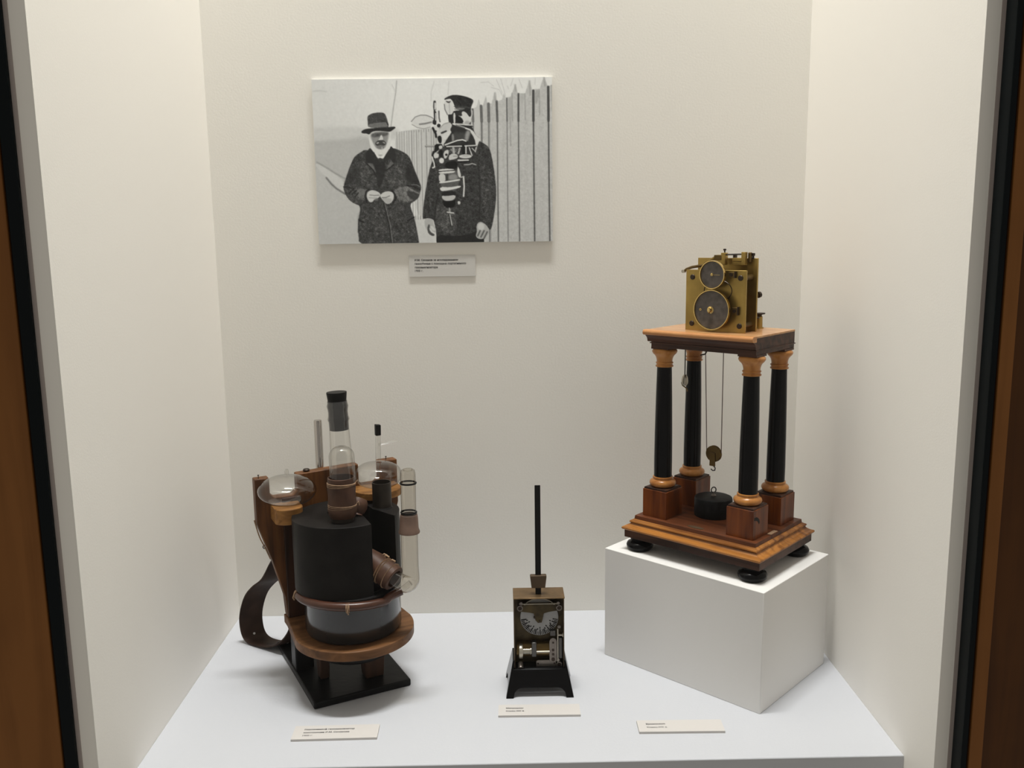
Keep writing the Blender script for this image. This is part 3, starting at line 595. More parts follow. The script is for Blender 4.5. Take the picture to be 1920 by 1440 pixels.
# rubber hose round the seam
hp = [(0.0560*1.0, -0.0600, 0.1580), (0.046, -0.0640, 0.1530), (0.030, -0.0650, 0.1490)] + [(0.0712*math.cos(math.radians(a)), 0.0712*math.sin(math.radians(a)), 0.1462+0.0015*math.sin(math.radians(a*2))) for a in range(-72, -196, -8)]
MB().tube(smooth_path(hp[1:], 4), 0.0056, 12).build('hose', 'rubber_hose', ga)
MB().tube([(0.0600,-0.0620,0.1610),(0.050,-0.0640,0.1562),(0.040,-0.0652,0.1512)], 0.0040, 12).build('hose_nipple', 'lab_glass', ga)
for a in (-112, -186):
    ca_, sa_ = math.cos(math.radians(a)), math.sin(math.radians(a)); t_ = MB()
    for d in (-1, 0, 1):
        aa = math.radians(a+d*1.3); c0 = Vector((0.0712*math.cos(aa), 0.0712*math.sin(aa), 0.1462))
        rad = Vector((math.cos(aa), math.sin(aa), 0))
        t_.tube([c0+rad*0.0060*math.cos(k*math.pi/6)+Vector((0,0,0.0060*math.sin(k*math.pi/6))) for k in range(12)], 0.0007, 6, closed=True)
    t_.tube([Vector((0.0772*ca_,0.0772*sa_,0.147)), Vector((0.0786*ca_,0.0786*sa_,0.1425)), Vector((0.0778*ca_+0.001,0.0778*sa_,0.1395))], 0.0009, 6)
    t_.build('twine_tie', 'twine', ga)
# upright outlet: stub, rubber sleeve, glass elbow, second tube with stopper
SX, SY = -0.0165, -0.0270
MB().lathe([(0,0.2486),(0.0140,0.2486),(0.0140,0.262),(0,0.262)], 28, (SX,SY,0)).build('outlet_stub', 'oxidised_tube', ga)
sl = MB().lathe([(0.0142,0.2540),(0.0160,0.2540),(0.0178,0.2580),(0.0188,0.2650),(0.0178,0.2690),(0.0182,0.2730),(0.0176,0.2800),(0.0178,0.2880),(0.0182,0.2945),(0.0172,0.2975),(0.0178,0.3010),(0.0172,0.3060),(0.0160,0.3065),(0.0155,0.2560)], 32, (SX,SY,0)).build('rubber_sleeve', 'rubber_brown', ga)
for zz in (0.2975, 0.2690):
    t_ = MB()
    for k in range(3): t_.lathe([(0.0172,-0.0007),(0.0186,0),(0.0172,0.0007)], 32, (SX,SY,zz-0.0014+0.0014*k), (0.05*(k-1),0.03,1))
    t_.tube([(SX+0.017,SY-0.004,zz),(SX+0.020,SY-0.005,zz+0.003),(SX+0.021,SY-0.004,zz-0.002)], 0.0009, 6)
    t_.build('twine_binding', 'twine', sl)
# side branch of the sleeve
MB().lathe([(0.010,0),(0.0125,0.004),(0.0135,0.010),(0.0125,0.016),(0.010,0.020)], 24, (SX+0.020,SY+0.012,0.2520), (0.5,0.3,1)).build('branch_sleeve', 'rubber_brown', ga)
def dome(r, z0, z1, tilt=1.0):
    pr = [(r, z0), (r, z1-r*0.9)]
    for k in range(1, 9): a = k*math.pi/16; pr.append((r*math.cos(a), z1-r*0.9+r*0.9*math.sin(a)))
    pr[-1] = (0, z1); return pr
MB().lathe(dome(0.0163, 0.3000, 0.3475), 40, (SX+0.002,SY,0)).build('glass_elbow', 'lab_glass', ga)
g2 = Vector((SX+0.0055, SY+0.0120, 0.3100)); gd = Vector((-0.0020, 0.002, 0.0900))
pr = [(0.0148,0),(0.0140,0.018),(0.0132,0.040),(0.0126,0.058),(0.0128,0.066),(0.0142,0.0695),(0.0130,0.0735),(0.0126,0.079),(0.0132,0.083),(0.0140,0.0865),(0.0128,0.0905),(0.0128,0.0925)]
MB().lathe(pr, 40, g2, gd).build('glass_neck', 'lab_glass', ga)
MB().lathe([(0,0.0555),(0.0122,0.0555),(0.0122,0.066),(0.0130,0.0695),(0.0122,0.0735),(0.0121,0.079),(0.0130,0.0865),(0.0122,0.0920),(0.0122,0.0930),(0,0.0930)], 32, g2, gd).build('inner_stopper', 'rubber_stopper', ga)
MB().lathe([(0,0.0930),(0.0118,0.0930),(0.0130,0.1035),(0.0128,0.1045),(0,0.1045)], 32, g2, gd).build('black_cork', 'rubber_black', ga)
# open dark tube on the right of the tin
MB().lathe([(0.0118,0.2486),(0.0128,0.2486),(0.0128,0.2840),(0.0118,0.2840),(0.0116,0.2600),(0,0.2590)], 32, (0.0470,0.0020,0)).build('open_tube', 'oxidised_tube', ga)
MB().lathe([(0.0128,0.2486),(0.0142,0.2486),(0.0130,0.2505)], 32, (0.0470,0.0020,0)).build('solder_collar', 'tin_black', ga)
# rubber sleeve that comes out of the slot
s0 = Vector((0.0120, -0.0300, 0.1925)); s1 = Vector((0.0365, -0.0665, 0.1722)); sd = s1-s0; L = sd.length
ss = MB().lathe([(0,0),(0.0150,0),(0.0168,L*.3),(0.0160,L*.5),(0.0175,L*.75),(0.0168,L*.98),(0.0158,L),(0.0120,L),(0.0118,L*.8),(0,L*.8)], 32, s0, sd).build('slot_sleeve', 'rubber_brown', ga)
for q in (0.55, 0.62, 0.84):
    t_ = MB().lathe([(0.0160,-0.0011),(0.0184,0),(0.0160,0.0011)], 32, s0+sd*q, sd)
    t_.tube([s0+sd*q+Vector((0.003,0.008,0.0155)), s0+sd*q+Vector((0.006,0.006,0.0185)), s0+sd*q+Vector((0.009,0.003,0.0165))], 0.0014, 8)
    t_.build('twine_binding', 'twine', ss)
# glass U tube at the right
gp = smooth_path([s0+sd*0.90, s1+Vector((0.006,-0.003,-0.004)), (0.0515,-0.0710,0.1640), (0.0585,-0.0670,0.1665), (0.0600,-0.0630,0.1770), (0.0603,-0.0615,0.1900), (0.0610,-0.0605,0.2300)], 6)
MB().tube(gp, [0.0112]*len(gp), 24, caps=False).build('glass_u_tube', 'dusty_glass', ga)
ud = Vector((0.0010, 0.0005, 0.0840)).normalized(); ub = Vector((0.0610,-0.0605,0.2300))
MB().lathe([(0.0102,0.0),(0.0102,0.010),(0.0098,0.030),(0.0100,0.066),(0.0098,0.078),(0.0088,0.0825),(0.0060,0.0840),(0.0058,0.0815)], 28, ub, ud).build('glass_top_tube', 'dusty_glass', ga)
MB().lathe([(0.0108,0.0),(0.0138,0.0),(0.0140,0.0018),(0.0124,0.006),(0.0118,0.0200),(0.0112,0.0245),(0.0104,0.0250)], 32, ub-ud*0.0010, ud).build('tan_sleeve', 'rubber_tan', ga)
for q, r_ in ((0.0265, 0.0106), (0.0655, 0.0108)):
    MB().lathe([(0.0094,-0.0012),(r_,-0.0010),(r_+0.0004,0),(r_,0.0010),(0.0094,0.0012)], 28, ub+ud*q, ud).build('rubber_ring', 'rubber_black', ga)
# the two flat glass bulbs
def bulb(c, R, H, tip, power=2.0):
    pr = [(0.0, -H)]
    for k in range(1, 24):
        a = -math.pi/2 + math.pi*k/24
        pr.append((R*abs(math.cos(a))**(2/power), H*math.copysign(abs(math.sin(a))**(2/power), math.sin(a))))
    pr = [p for p in pr if not (p[1] > 0 and p[0] < tip[0][0]*1.05)]
    return MB().lathe(pr + tip, 44, c, (0.03, 0.0, 1))
b1 = bulb((-0.0690, 0.0480, 0.2775), 0.0385, 0.0205, [(0.0040,0.0205),(0.0026,0.0225),(0.0026,0.0265),(0.0016,0.0290),(0,0.0292)]).build('glass_bulb', 'lab_glass', ga)
b2 = bulb((0.0585, 0.0480, 0.2815), 0.0322, 0.0178, [(0.0050,0.0178),(0.0036,0.0195),(0.0034,0.0700)], 2.6).build('glass_bulb', 'lab_glass', ga)
MB().tube([(0.0600,0.047,0.3240),(0.075,0.046,0.3262),(0.0895,0.045,0.3275)], 0.0017, 10, caps=False).build('side_arm', 'lab_glass', b2)
MB().prism([(-0.0036,0),(0.0036,0),(0.0040,0.0150),(-0.0036,0.0160)], lambda a, b_, d: (0.0600+a, 0.0480+d, 0.3375+b_), -0.0036, 0.0036).build('neck_plug', 'rubber_black', b2, bevel=0.001)
# rod, screw, pins, wire
MB().lathe([(0,0.095),(0.0056,0.095),(0.0056,0.3570),(0.0050,0.3590),(0,0.3590)], 24, (-0.0115,0.0925,0)).build('steel_rod', 'steel', ga)
MB().lathe([(0.0015,-0.004),(0.0015,0.001),(0.0044,0.0012),(0.0048,0.0028),(0.0036,0.0042),(0,0.0044)], 18, (-0.0345,0.0780,zt)).build('screw_knob', 'screw_dark', ga)
for px, pz in ((-0.100, zt), (0.0800, zt+0.003)):
    MB().lathe([(0,-0.002),(0.0006,-0.002),(0.0006,0.0035),(0.0014,0.004),(0.0012,0.0048),(0,0.005)], 10, (px,0.076,pz)).build('pin', 'screw_dark', ga)
MB().tube(smooth_path([(-0.1075,0.083,0.232),(-0.1010,0.087,0.206),(-0.0945,0.088,0.190),(-0.0880,0.088,0.172)], 4), 0.0009, 6).build('cord', 'twine', ga)
MB().tube([(-0.0945+0.0025*math.cos(k*math.pi/5),0.089,0.1905+0.0025*math.sin(k*math.pi/5)) for k in range(10)], 0.0007, 6, closed=True).build('cord_ring', 'screw_dark', ga)
# leather carrying strap: loop behind the board that rests on the plinth
wpts = [(0.1350,-0.1640,0.172),(0.1180,-0.1530,0.166),(0.1013,-0.1426,0.1546),(0.0902,-0.1356,0.1392),(0.0742,-0.1256,0.1120),(0.0561,-0.1144,0.0955),(0.0412,-0.1051,0.0763),(0.0308,-0.0985,0.0480),(0.0292,-0.0975,0.0260),(0.0340,-0.1001,0.0085),(0.0473,-0.1089,0.0022),(0.0720,-0.1243,0.0052),(0.0960,-0.1395,0.0165),(0.1150,-0.1500,0.0400),(0.1235,-0.1560,0.0700),(0.1270,-0.1585,0.1000)]
wv = Vector((0.030, 0.018, 0))
inv = Matrix.Rotation(-AA, 3, 'Z')
cpt = smooth_path(wpts, 5); st_ = MB(); n_ = len(cpt); th = 0.0011
vs = []; fs = []
for i, p in enumerate(cpt):
    t = (cpt[min(i+1,n_-1)]-cpt[max(i-1,0)]).normalized(); nn = t.cross(wv).normalized()*th
    for q in (p+nn, p+wv+nn, p+wv-nn, p-nn): vs.append(inv @ (q-Vector((AXX,AXY,0))))
for i in range(n_-1):
    for k in range(4): fs.append((4*i+k, 4*i+(k+1)%4, 4*i+4+(k+1)%4, 4*i+4+k))
fs += [(3,2,1,0), (4*n_-4,4*n_-3,4*n_-2,4*n_-1)]
strap = st_.add(vs, fs).build('carrying_strap', 'leather', ga, smooth=50)
for i, q in ((44, 0.52), (59, 0.55)):
    p = cpt[i]; t = (cpt[i+1]-cpt[i-1]).normalized(); nn = t.cross(wv).normalized()
    c = inv @ (p+wv*q-Vector((AXX,AXY,0))); ax_ = inv @ nn
    MB().lathe([(0.0,-0.0014),(0.0017,-0.0014),(0.0019,0),(0.0017,0.0014),(0.0,0.0014)], 14, c, ax_).build('strap_eyelet', 'card', strap)

# ------------------------------------------------------------------ metronome
mt = empty('metronome', (0.4785, -0.2475, 0), 0, 'small brass metronome movement with upright black pendulum on a splayed black foot', 'metronome')
ZF, ZS = 0.0355, 0.0465
# splayed black foot: four slanted panels with arches, and a deck
def slant(front, y_top, k, xt, xb, foot, arch, ztop, th_):
    # panel polygon in (x, z); y follows the slope
    def hx(z): return xb + (xt-xb)*z/ZS
    ip = xb-foot
    poly = [(-hx(0), 0), (-ip, 0), (-ip+0.0015, arch*0.55), (-ip+0.006, arch*0.9), (-ip+0.010, arch), (ip-0.010, arch), (ip-0.006, arch*0.9), (ip-0.0015, arch*0.55), (ip, 0), (hx(0), 0), (hx(ztop), ztop), (-hx(ztop), ztop)]
    if front is not None:
        fn = lambda a, b, d: (a, front*(y_top + (ZS-b)*k - d), b)
    else: fn = None
    return poly, fn
poly, fn = slant(-1, 0.0180, 0.33, 0.0355, 0.0452, 0.0100, 0.0125, ZF, 0.003)
ft = MB(); ft.prism(poly, fn, 0, 0.003)
poly, fn = slant(1, 0.0200, 0.33, 0.0355, 0.0452, 0.0100, 0.0125, ZS, 0.003); ft.prism(poly, fn, 0, 0.003)
sp = [(-0.0334, 0), (-0.0245, 0), (-0.022, 0.007), (-0.016, 0.0125), (0.016, 0.0125), (0.022, 0.007), (0.0255, 0), (0.0354, 0), (0.0200, ZS), (-0.0180, ZS)]
for sgn in (-1, 1): ft.prism(sp, lambda a, b, d, s=sgn: (s*(0.0452-0.0097*b/ZS-d), a, b), 0, 0.003)
ft.box(-0.0365, 0.0365, -0.0185, 0.0205, 0.0325, 0.0352)
ft.build('foot', 'black_lacquer', mt, bevel=0.0005)
# brass case: back, sides, top
MB().box(-0.0330, 0.0335, 0.0170, 0.0185, 0.0350, 0.1325).build('back_panel', 'movement_brass', mt)
for s, nm in ((-0.0335, 0), (0.0325, 1)):
    MB().box(s, s+0.0012, -0.0165, 0.0180, 0.0350, 0.1325).build('side_panel', 'bronze', mt)
lid = MB().box(-0.0340, 0.0345, -0.0172, 0.0190, 0.1325, 0.1342).build('lid', 'brass_old', mt, bevel=0.0004)
MB().box(-0.0322, 0.0325, 0.0005, 0.0025, 0.0355, 0.1320).build('movement_plate', 'movement_brass', mt)
# dial with its marks, brass cover with a tongue
DC = (0.0010, 0.1020)
dl = MB().lathe([(0,-0.0008),(0.0255,-0.0008),(0.0258,0),(0.0255,0.0006),(0,0.0006)], 48, (DC[0], -0.0050, DC[1]), (0,-1,0)).build('dial', 'dial_white', mt)
mk = MB()
for k in range(30):
    a = math.radians(-172 + 164*k/29); r0, r1 = (0.0205, 0.0248) if k % 3 else (0.0175, 0.0248)
    c_, s_ = math.cos(a), math.sin(a); w_ = 0.00035 if k % 3 else 0.0006
    q = [(r0,-w_),(r1,-w_),(r1,w_),(r0,w_)]
    mk.prism([(DC[0]+r*c_-t*s_, DC[1]+r*s_+t*c_) for r, t in q], XZ, -0.0062, -0.0055)
    if k % 2:
        r2 = 0.0140+0.002*(k % 3); q = [(r2,-0.0005),(r2+0.0022,-0.0005),(r2+0.0022,0.0005),(r2,0.0005)]
        mk.prism([(DC[0]+r*c_-t*s_, DC[1]+r*s_+t*c_) for r, t in q], XZ, -0.0062, -0.0055)
mk.build('dial_marks', 'ink', dl, smooth=0)
cov = [(-0.0275,0.1238),(-0.0275,0.1120),(-0.0120,0.1098),(-0.0065,0.1085),(-0.0045,0.0990),(-0.0010,0.0950),(0.0040,0.0955),(0.0052,0.1000),(0.0070,0.1085),(0.0140,0.1105),(0.0295,0.1130),(0.0295,0.1238)]
MB().prism(cov, XZ, -0.0085, -0.0070).build('dial_cover', 'movement_brass', mt, bevel=0.0003)
for x_, z_ in ((-0.0058, 0.1030), (0.0012, 0.0978)):
    MB().cyl((x_,-0.0070,z_),(x_,-0.0092,z_),0.0013,14).build('screw', 'screw_dark', mt)
# bell-like ring behind the cross bar
MB().tube([(DC[0]+0.0270*math.cos(math.radians(a)), -0.0095, 0.1040+0.0262*math.sin(math.radians(a))) for a in range(42, 139, 4)], 0.0007, 8).build('hoop', 'nickel', mt)
MB().box(-0.0262, 0.0280, -0.0120, -0.0100, 0.1228, 0.1240).build('cross_bar', 'nickel', mt, bevel=0.0003)
for x_, z_ in ((-0.0250, 0.1180), (0.0273, 0.1180), (0.0268, 0.0372)):
    MB().cyl((x_,0.0010,z_),(x_,-0.0120,z_),0.0030,20).lathe([(0.0028,-0.001),(0.0040,-0.001),(0.0040,0.0012),(0.0028,0.0012)],24,(x_,-0.0120,z_),(0,-1,0)).build('pillar', 'nickel_dull', mt)
    MB().cyl((x_,-0.0120,z_),(x_,-0.0128,z_),0.0027,18).build('screw', 'screw_dark', mt)
    MB().cyl((x_+(0.0015 if x_ < 0 else -0.0012),-0.0100,z_+0.0062),(x_+(0.0015 if x_ < 0 else -0.0012),-0.0122,z_+0.0062),0.0022,16).build('stud', 'nickel_dull', mt)
# horizontal drum, spindle, thumb wheel
MB().cyl((-0.0300,-0.0035,0.0565),(0.0150,-0.0035,0.0565),0.0100,30).build('spring_drum', 'brass_dark', mt)
MB().cyl((-0.0215,-0.0135,0.0562),(0.0140,-0.0135,0.0562),0.0016,16).build('spindle', 'nickel', mt)
MB().lathe([(0,0),(0.0095,0),(0.0098,0.0008),(0.0098,0.0042),(0.0094,0.0048),(0.0044,0.0052),(0.0044,0.0145),(0.0052,0.0150),(0.0052,0.0165),(0,0.0168)], 36, (-0.0268,-0.0105,0.0565), (1,0,0)).build('thumb_wheel', 'nickel', mt)
MB().box(-0.0100, -0.0035, -0.0158, -0.0060, 0.0500, 0.0705).build('ratchet_block', 'steel_dark', mt, bevel=0.001)
# plates on the right and at the foot
bp_ = [(0.0138,0.0420),(0.0240,0.0420),(0.0240,0.0705)] + [(0.0189+0.0048*math.cos(math.radians(a)), 0.0708+0.0045*math.sin(math.radians(a))) for a in range(0, 181, 20)] + [(0.0138,0.0705)]
MB().prism(bp_, XZ, -0.0135, -0.0118).build('bridge_plate', 'nickel_dull', mt, bevel=0.0004)
for z_, r_ in ((0.0452,0.0024),(0.0524,0.0016),(0.0585,0.0017),(0.0690,0.0013)):
    MB().cyl((0.0189,-0.0130,z_),(0.0189,-0.0142,z_),r_,16).build('screw', 'screw_dark', mt)
lp = [(-0.0040,0.0350),(0.0225,0.0350),(0.0225,0.0420),(0.0140,0.0440),(-0.0020,0.0440),(-0.0040,0.0425)]
lpo = MB().prism(lp, XZ, -0.0130, -0.0115).build('name_plate', 'nickel_dull', mt, bevel=0.0004)
for x_ in (-0.0015, 0.0205): MB().cyl((x_,-0.0125,0.0394),(x_,-0.0136,0.0394),0.0012,14).build('screw', 'screw_dark', mt)
MB().box(0.0245, 0.0262, -0.0125, -0.0105, 0.0360, 0.0880).build('lever', 'nickel', mt, bevel=0.0003)
MB().cyl((0.0245,-0.0115,0.0790),(0.0330,-0.0115,0.0790),0.0014,12).cyl((0.0315,-0.0115,0.0790),(0.0325,-0.0115,0.0790),0.0032,18).build('side_stud', 'nickel', mt)
MB().lathe([(0.0,0),(0.0022,0),(0.0022,0.0012),(0.0,0.0014)],16,(0.0270,-0.0115,0.0910),(0,-1,0)).build('stud', 'nickel_dull', mt)
MB().box(0.0150, 0.0225, -0.0110, -0.0050, 0.0770, 0.0850).build('escapement_block', 'steel_dark', mt, bevel=0.0008)
MB().box(0.0265, 0.0318, -0.0095, -0.0040, 0.0440, 0.0740).build('fly_plate', 'steel_dark', mt, bevel=0.0008)
MB().cyl((-0.0250,-0.0115,0.0400),(-0.0250,-0.0190,0.0358),0.0033,20).build('key_post', 'nickel_dull', mt)
# pendulum with its sliding weight
MB().box(-0.0038, 0.0038, -0.0032, -0.0015, 0.1340, 0.2845).build('pendulum_rod', 'rubber_black', mt, bevel=0.0005)
MB().prism([(-0.0090,0.1435),(0.0092,0.1435),(0.0112,0.1598),(0.0104,0.1608),(-0.0100,0.1608),(-0.0110,0.1598)], XZ, -0.0065, 0.0012).build('sliding_weight', 'bronze', mt, bevel=0.0006)

# ------------------------------------------------------------------ chronoscope
CX, CY, CA = 0.7347, -0.1784, 0.7561
ch = empty('chronoscope', (CX, CY, BH), -CA, 'tall antique chronoscope, brass clockwork on a four-columned wooden stand with black shafts', 'instrument')
for su in (-1, 1):
    for sv in (-1, 1):
        MB().lathe([(0,0),(0.0150,0),(0.0186,0.0035),(0.0192,0.0070),(0.0175,0.0105),(0.0135,0.0125),(0.0120,0.0135),(0.0135,0.0160),(0.0130,0.0187),(0,0.0187)], 40, (su*0.0880, sv*0.0620, 0)).build('bun_foot', 'black_lacquer', ch)
MB().loft([(0.1046,0.0768,0.0185),(0.1046,0.0768,0.0292)]).build('base_slab', 'walnut_dark', ch, smooth=0, bevel=0.0004)
MB().loft([(0.1046,0.0768,0.0292),(0.1062,0.0795,0.0300),(0.1072,0.0805,0.0315),(0.1072,0.0805,0.0328),(0.1062,0.0795,0.0340),(0.1020,0.0760,0.0352),(0.0985,0.0730,0.0375),(0.0972,0.0718,0.0395)]).build('base_moulding', 'walnut_mould', ch, smooth=25)
MB().loft([(0.0965,0.0710,0.0395),(0.0980,0.0728,0.0402),(0.0985,0.0736,0.0415),(0.0980,0.0730,0.0430),(0.0955,0.0705,0.0440),(0.0945,0.0690,0.0450)]).build('base_moulding', 'walnut_mould', ch, smooth=25)
MB().loft([(0.0940,0.0680,0.0450),(0.0933,0.0672,0.0502)]).build('base_top', 'mahogany_flat', ch, smooth=0, bevel=0.0005)
MB().prism([(0.0050+0.0125*math.cos(a*math.pi/10)-0.004, -0.0600+0.0042*math.sin(a*math.pi/10)) for a in range(20)], XY, 0.0502, 0.0508).build('oval_plaque', 'bronze', ch)
MB().box(0.0868, 0.0925, -0.0225, -0.0030, 0.0502, 0.0507).build('paper_label', 'twine', ch, smooth=0)
for su in (-1, 1):
    for sv in (-1, 1):
        px, py = su*0.0660, sv*0.0390
        pd = MB().box(px-0.0195, px+0.0195, py-0.0205, py+0.0205, 0.0502, 0.0895).build('pedestal', 'mahogany', ch, bevel=0.0005)
        MB().loft([(0.0182,0.0190,0.0895),(0.0182,0.0190,0.0918),(0.0165,0.0172,0.0925)]).build('pedestal_cap', 'walnut_dark', pd, smooth=0)
        pd.children[0].location = (px, py, 0)
        if su == 1 and sv == -1:
            lab = [(-0.0565,0.0806),(-0.0500,0.0800),(-0.0440,0.0760),(-0.0420,0.0715),(-0.0440,0.0690),(-0.0475,0.0735),(-0.0530,0.0760),(-0.0570,0.0765)]
            MB().prism(lab, YZ, px+0.0195, px+0.01985).build('torn_label', 'black_worn', pd, smooth=0)
        sf = MB().lathe([(0,0.0925),(0.0125,0.1050),(0.0126,0.1300),(0.0122,0.1700),(0.0113,0.2200),(0.0102,0.2640),(0,0.2660)], 40, (px,py,0)).build('column_shaft', 'black_lacquer', ch)
        MB().lathe([(0.0118,0.0924),(0.0150,0.0926),(0.0180,0.0950),(0.0188,0.0975),(0.0180,0.1002),(0.0155,0.1022),(0.0140,0.1030),(0.0136,0.1045),(0.0142,0.1052),(0.0140,0.1066),(0.0126,0.1070)], 40, (px,py,0)).build('column_base', 'boxwood', ch)
        MB().lathe([(0.0104,0.2630),(0.0122,0.2634),(0.0124,0.2648),(0.0112,0.2656),(0.0110,0.2675),(0.0120,0.2682),(0.0121,0.2694),(0.0108,0.2702),(0.0109,0.2730),(0.0118,0.2765),(0.0135,0.2795),(0.0158,0.2815),(0.0172,0.2838),(0.0174,0.2855),(0.0164,0.2874),(0.0140,0.2884),(0,0.2886)], 40, (px,py,0)).build('capital', 'boxwood', ch)
        MB().box(px-0.0135, px+0.0135, py-0.0135, py+0.0135, 0.2884, 0.2912).build('abacus', 'walnut_dark', ch, bevel=0.0003)
# table top on the columns
MB().box(-0.0790, 0.0785, -0.0530, 0.0545, 0.2910, 0.2962).build('frieze_strip', 'walnut_dark', ch, bevel=0.0004)
MB().box(-0.0805, 0.0798, -0.0548, 0.0562, 0.2962, 0.2976).build('frieze_bead', 'walnut_dark', ch, bevel=0.0004)
top = MB().box(-0.0790, 0.0785, -0.0530, 0.0550, 0.2976, 0.3130).build('table_top', 'walnut_dark', ch, smooth=0)
MB().box(-0.0830, 0.0790, -0.0540, 0.0552, 0.3130, 0.3156).build('top_board', 'top_face', ch, bevel=0.0004)
cv = [(-0.0530,0.2985),(-0.0548,0.2990),(-0.0552,0.3015),(-0.0566,0.3045),(-0.0588,0.3066),(-0.0600,0.3072),(-0.0606,0.3082),(-0.0530,0.3082)]
MB().prism(cv, YZ, -0.0840, 0.0790).build('cornice', 'walnut_dark', ch, smooth=30)
lp_ = [(-0.0530,0.3082)] + [(-0.0606+0.0037*math.cos(math.radians(a)), 0.3119+0.0037*math.sin(math.radians(a))) for a in range(270, 89, -20)] + [(-0.0530,0.3156)]
MB().prism(lp_, YZ, -0.0860, 0.0792).build('top_lip', 'top_lip', ch, smooth=40)
# clockwork: front plate, back plate, pillars
Z0 = 0.3156
fpz = 0.3968
MB().box(-0.0385, 0.0505, -0.0315, -0.0285, Z0, fpz).build('front_plate', 'brass', ch, bevel=0.0004)
MB().box(-0.0385, 0.0505, -0.0020, 0.0012, Z0, 0.4118).build('back_plate', 'brass', ch, bevel=0.0004)
for u in (-0.0285, 0.0425):
    for zz in (0.3248, 0.3870):
        MB().cyl((u,-0.0290,zz),(u,-0.0015,zz),0.0038,20).build('pillar', 'brass_dark', ch)
        MB().lathe([(0,0),(0.0036,0),(0.0036,0.0006),(0.0030,0.0012),(0,0.0013)],20,(u,-0.0315,zz),(0,-1,0)).build('screw', 'screw_dark', ch)
MB().cyl((0.006,-0.0285,0.350),(0.006,-0.002,0.350),0.0150,30).build('main_wheel', 'brass_dark', ch)
MB().cyl((0.022,-0.0200,0.375),(0.022,-0.0170,0.375),0.0180,30).build('train_wheel', 'brass_dark', ch)
MB().tube([(0.0100+0.0205*math.cos(k*math.pi/18), -0.0316, 0.3700+0.0140*math.sin(k*math.pi/18)) for k in range(36)], 0.0006, 6, closed=True).build('bearing_groove', 'screw_dark', ch)
def dial(u, z_, r, v):
    d = MB().lathe([(0,0),(r-0.0009,0),(r-0.0009,0.0008),(0,0.0010)], 56, (u, v, z_), (0,-1,0)).build('dial', 'dial_dark', ch)
    MB().lathe([(r-0.0010,-0.0012),(r+0.0004,-0.0012),(r+0.0006,0.0),(r+0.0002,0.0026),(r-0.0008,0.0026),(r-0.0012,0.0008)], 56, (u, v, z_), (0,-1,0)).build('dial_rim', 'brass_bright', d)
    MB().cyl((u,v,z_),(u,-0.030,z_),0.0035,18).build('arbor', 'brass_dark', d)
    return d
d1 = dial(0.0075, 0.3452, 0.0260, -0.0415)
MB().lathe([(0,0),(0.0045,0),(0.0048,0.0008),(0.0030,0.0014),(0.0030,0.0030),(0.0024,0.0048),(0,0.0052)], 24, (0.0062,-0.0425,0.3450), (0,-1,0)).build('hub', 'brass_bright', d1)
MB().box(-0.0030, 0.0060, -0.0462, -0.0456, 0.3445, 0.3453).build('hand', 'steel_dark', d1)
MB().lathe([(0.0009,0),(0.0016,0),(0.0016,0.0004),(0.0009,0.0004)], 14, (-0.0090,-0.0426,0.3452), (0,-1,0)).build('dial_eyelet', 'brass_bright', d1)
d2 = dial(0.0075, 0.3912, 0.0182, -0.0415)
MB().lathe([(0,0),(0.0018,0),(0.0020,0.0010),(0,0.0022)], 16, (0.0072,-0.0425,0.3914), (0,-1,0)).build('hub', 'brass_bright', d2)
MB().box(0.0080, 0.0190, -0.0428, -0.0425, 0.3908, 0.3911).build('hand', 'brass_bright', d2)
for (u0,u1,z0_,z1_) in ((0.0330,0.0405,0.3400,0.3490),(0.0270,0.0350,0.3880,0.3945)):
    bk = MB().box(u0,u1,-0.0350,-0.0314,z0_,z1_).build('bridge', 'brass_dark', ch, bevel=0.0004)
    MB().cyl(((u0+u1)/2,-0.0350,(z0_+z1_)/2),((u0+u1)/2,-0.0360,(z0_+z1_)/2),0.0022,16).build('screw', 'screw_dark', bk)
    MB().box(u1,u1+0.0015,-0.0352,-0.0314,z0_-0.0008,z1_+0.0010).build('bridge_clip', 'screw_dark', bk)
# levers and gear on top
MB().tube([(-0.0540,-0.0120,0.3935),(-0.0500,-0.0120,0.3965),(-0.0420,-0.0120,0.3992),(-0.0300,-0.0110,0.4012),(-0.0220,-0.0060,0.4015)], 0.0019, 8).build('release_lever', 'brass_dark', ch)
MB().cyl((-0.0545,-0.0150,0.3935),(-0.0545,-0.0090,0.3935),0.0022,14).build('lever_pin', 'nickel', ch)
MB().lathe([(0,0),(0.0034,0),(0.0034,0.0015),(0.0018,0.0030),(0,0.0032)],18,(-0.0235,-0.0050,0.4030),(0,-1,0)).build('lever_screw', 'brass_dark', ch)
MB().tube([(-0.0180,-0.0070,0.4075),(-0.0090,-0.0110,0.4115),(-0.0040,-0.0120,0.4140),(0.0050,-0.0120,0.4145)], 0.0022, 8).build('detent_arm', 'brass', ch)
MB().box(-0.0060, 0.0050, -0.0160, -0.0080, 0.4095, 0.4160).build('detent_block', 'brass_dark', ch, bevel=0.0005)
MB().box(0.0040, 0.0105, -0.0155, -0.0080, 0.4030, 0.4190).build('bearing_post', 'brass', ch, bevel=0.0005)
MB().lathe([(0,0),(0.0010,0),(0.0010,0.0030),(0.0020,0.0032),(0.0020,0.0052),(0,0.0055)],14,(0.0075,-0.0118,0.4188)).build('thumb_screw', 'screw_dark', ch)
MB().cyl((0.0100,-0.0118,0.4165),(0.0360,-0.0118,0.4172),0.0011,14).build('spindle', 'steel_dark', ch)
MB().box(0.0210, 0.0245, -0.0140, -0.0090, 0.4120, 0.4165).build('spindle_arm', 'screw_dark', ch)
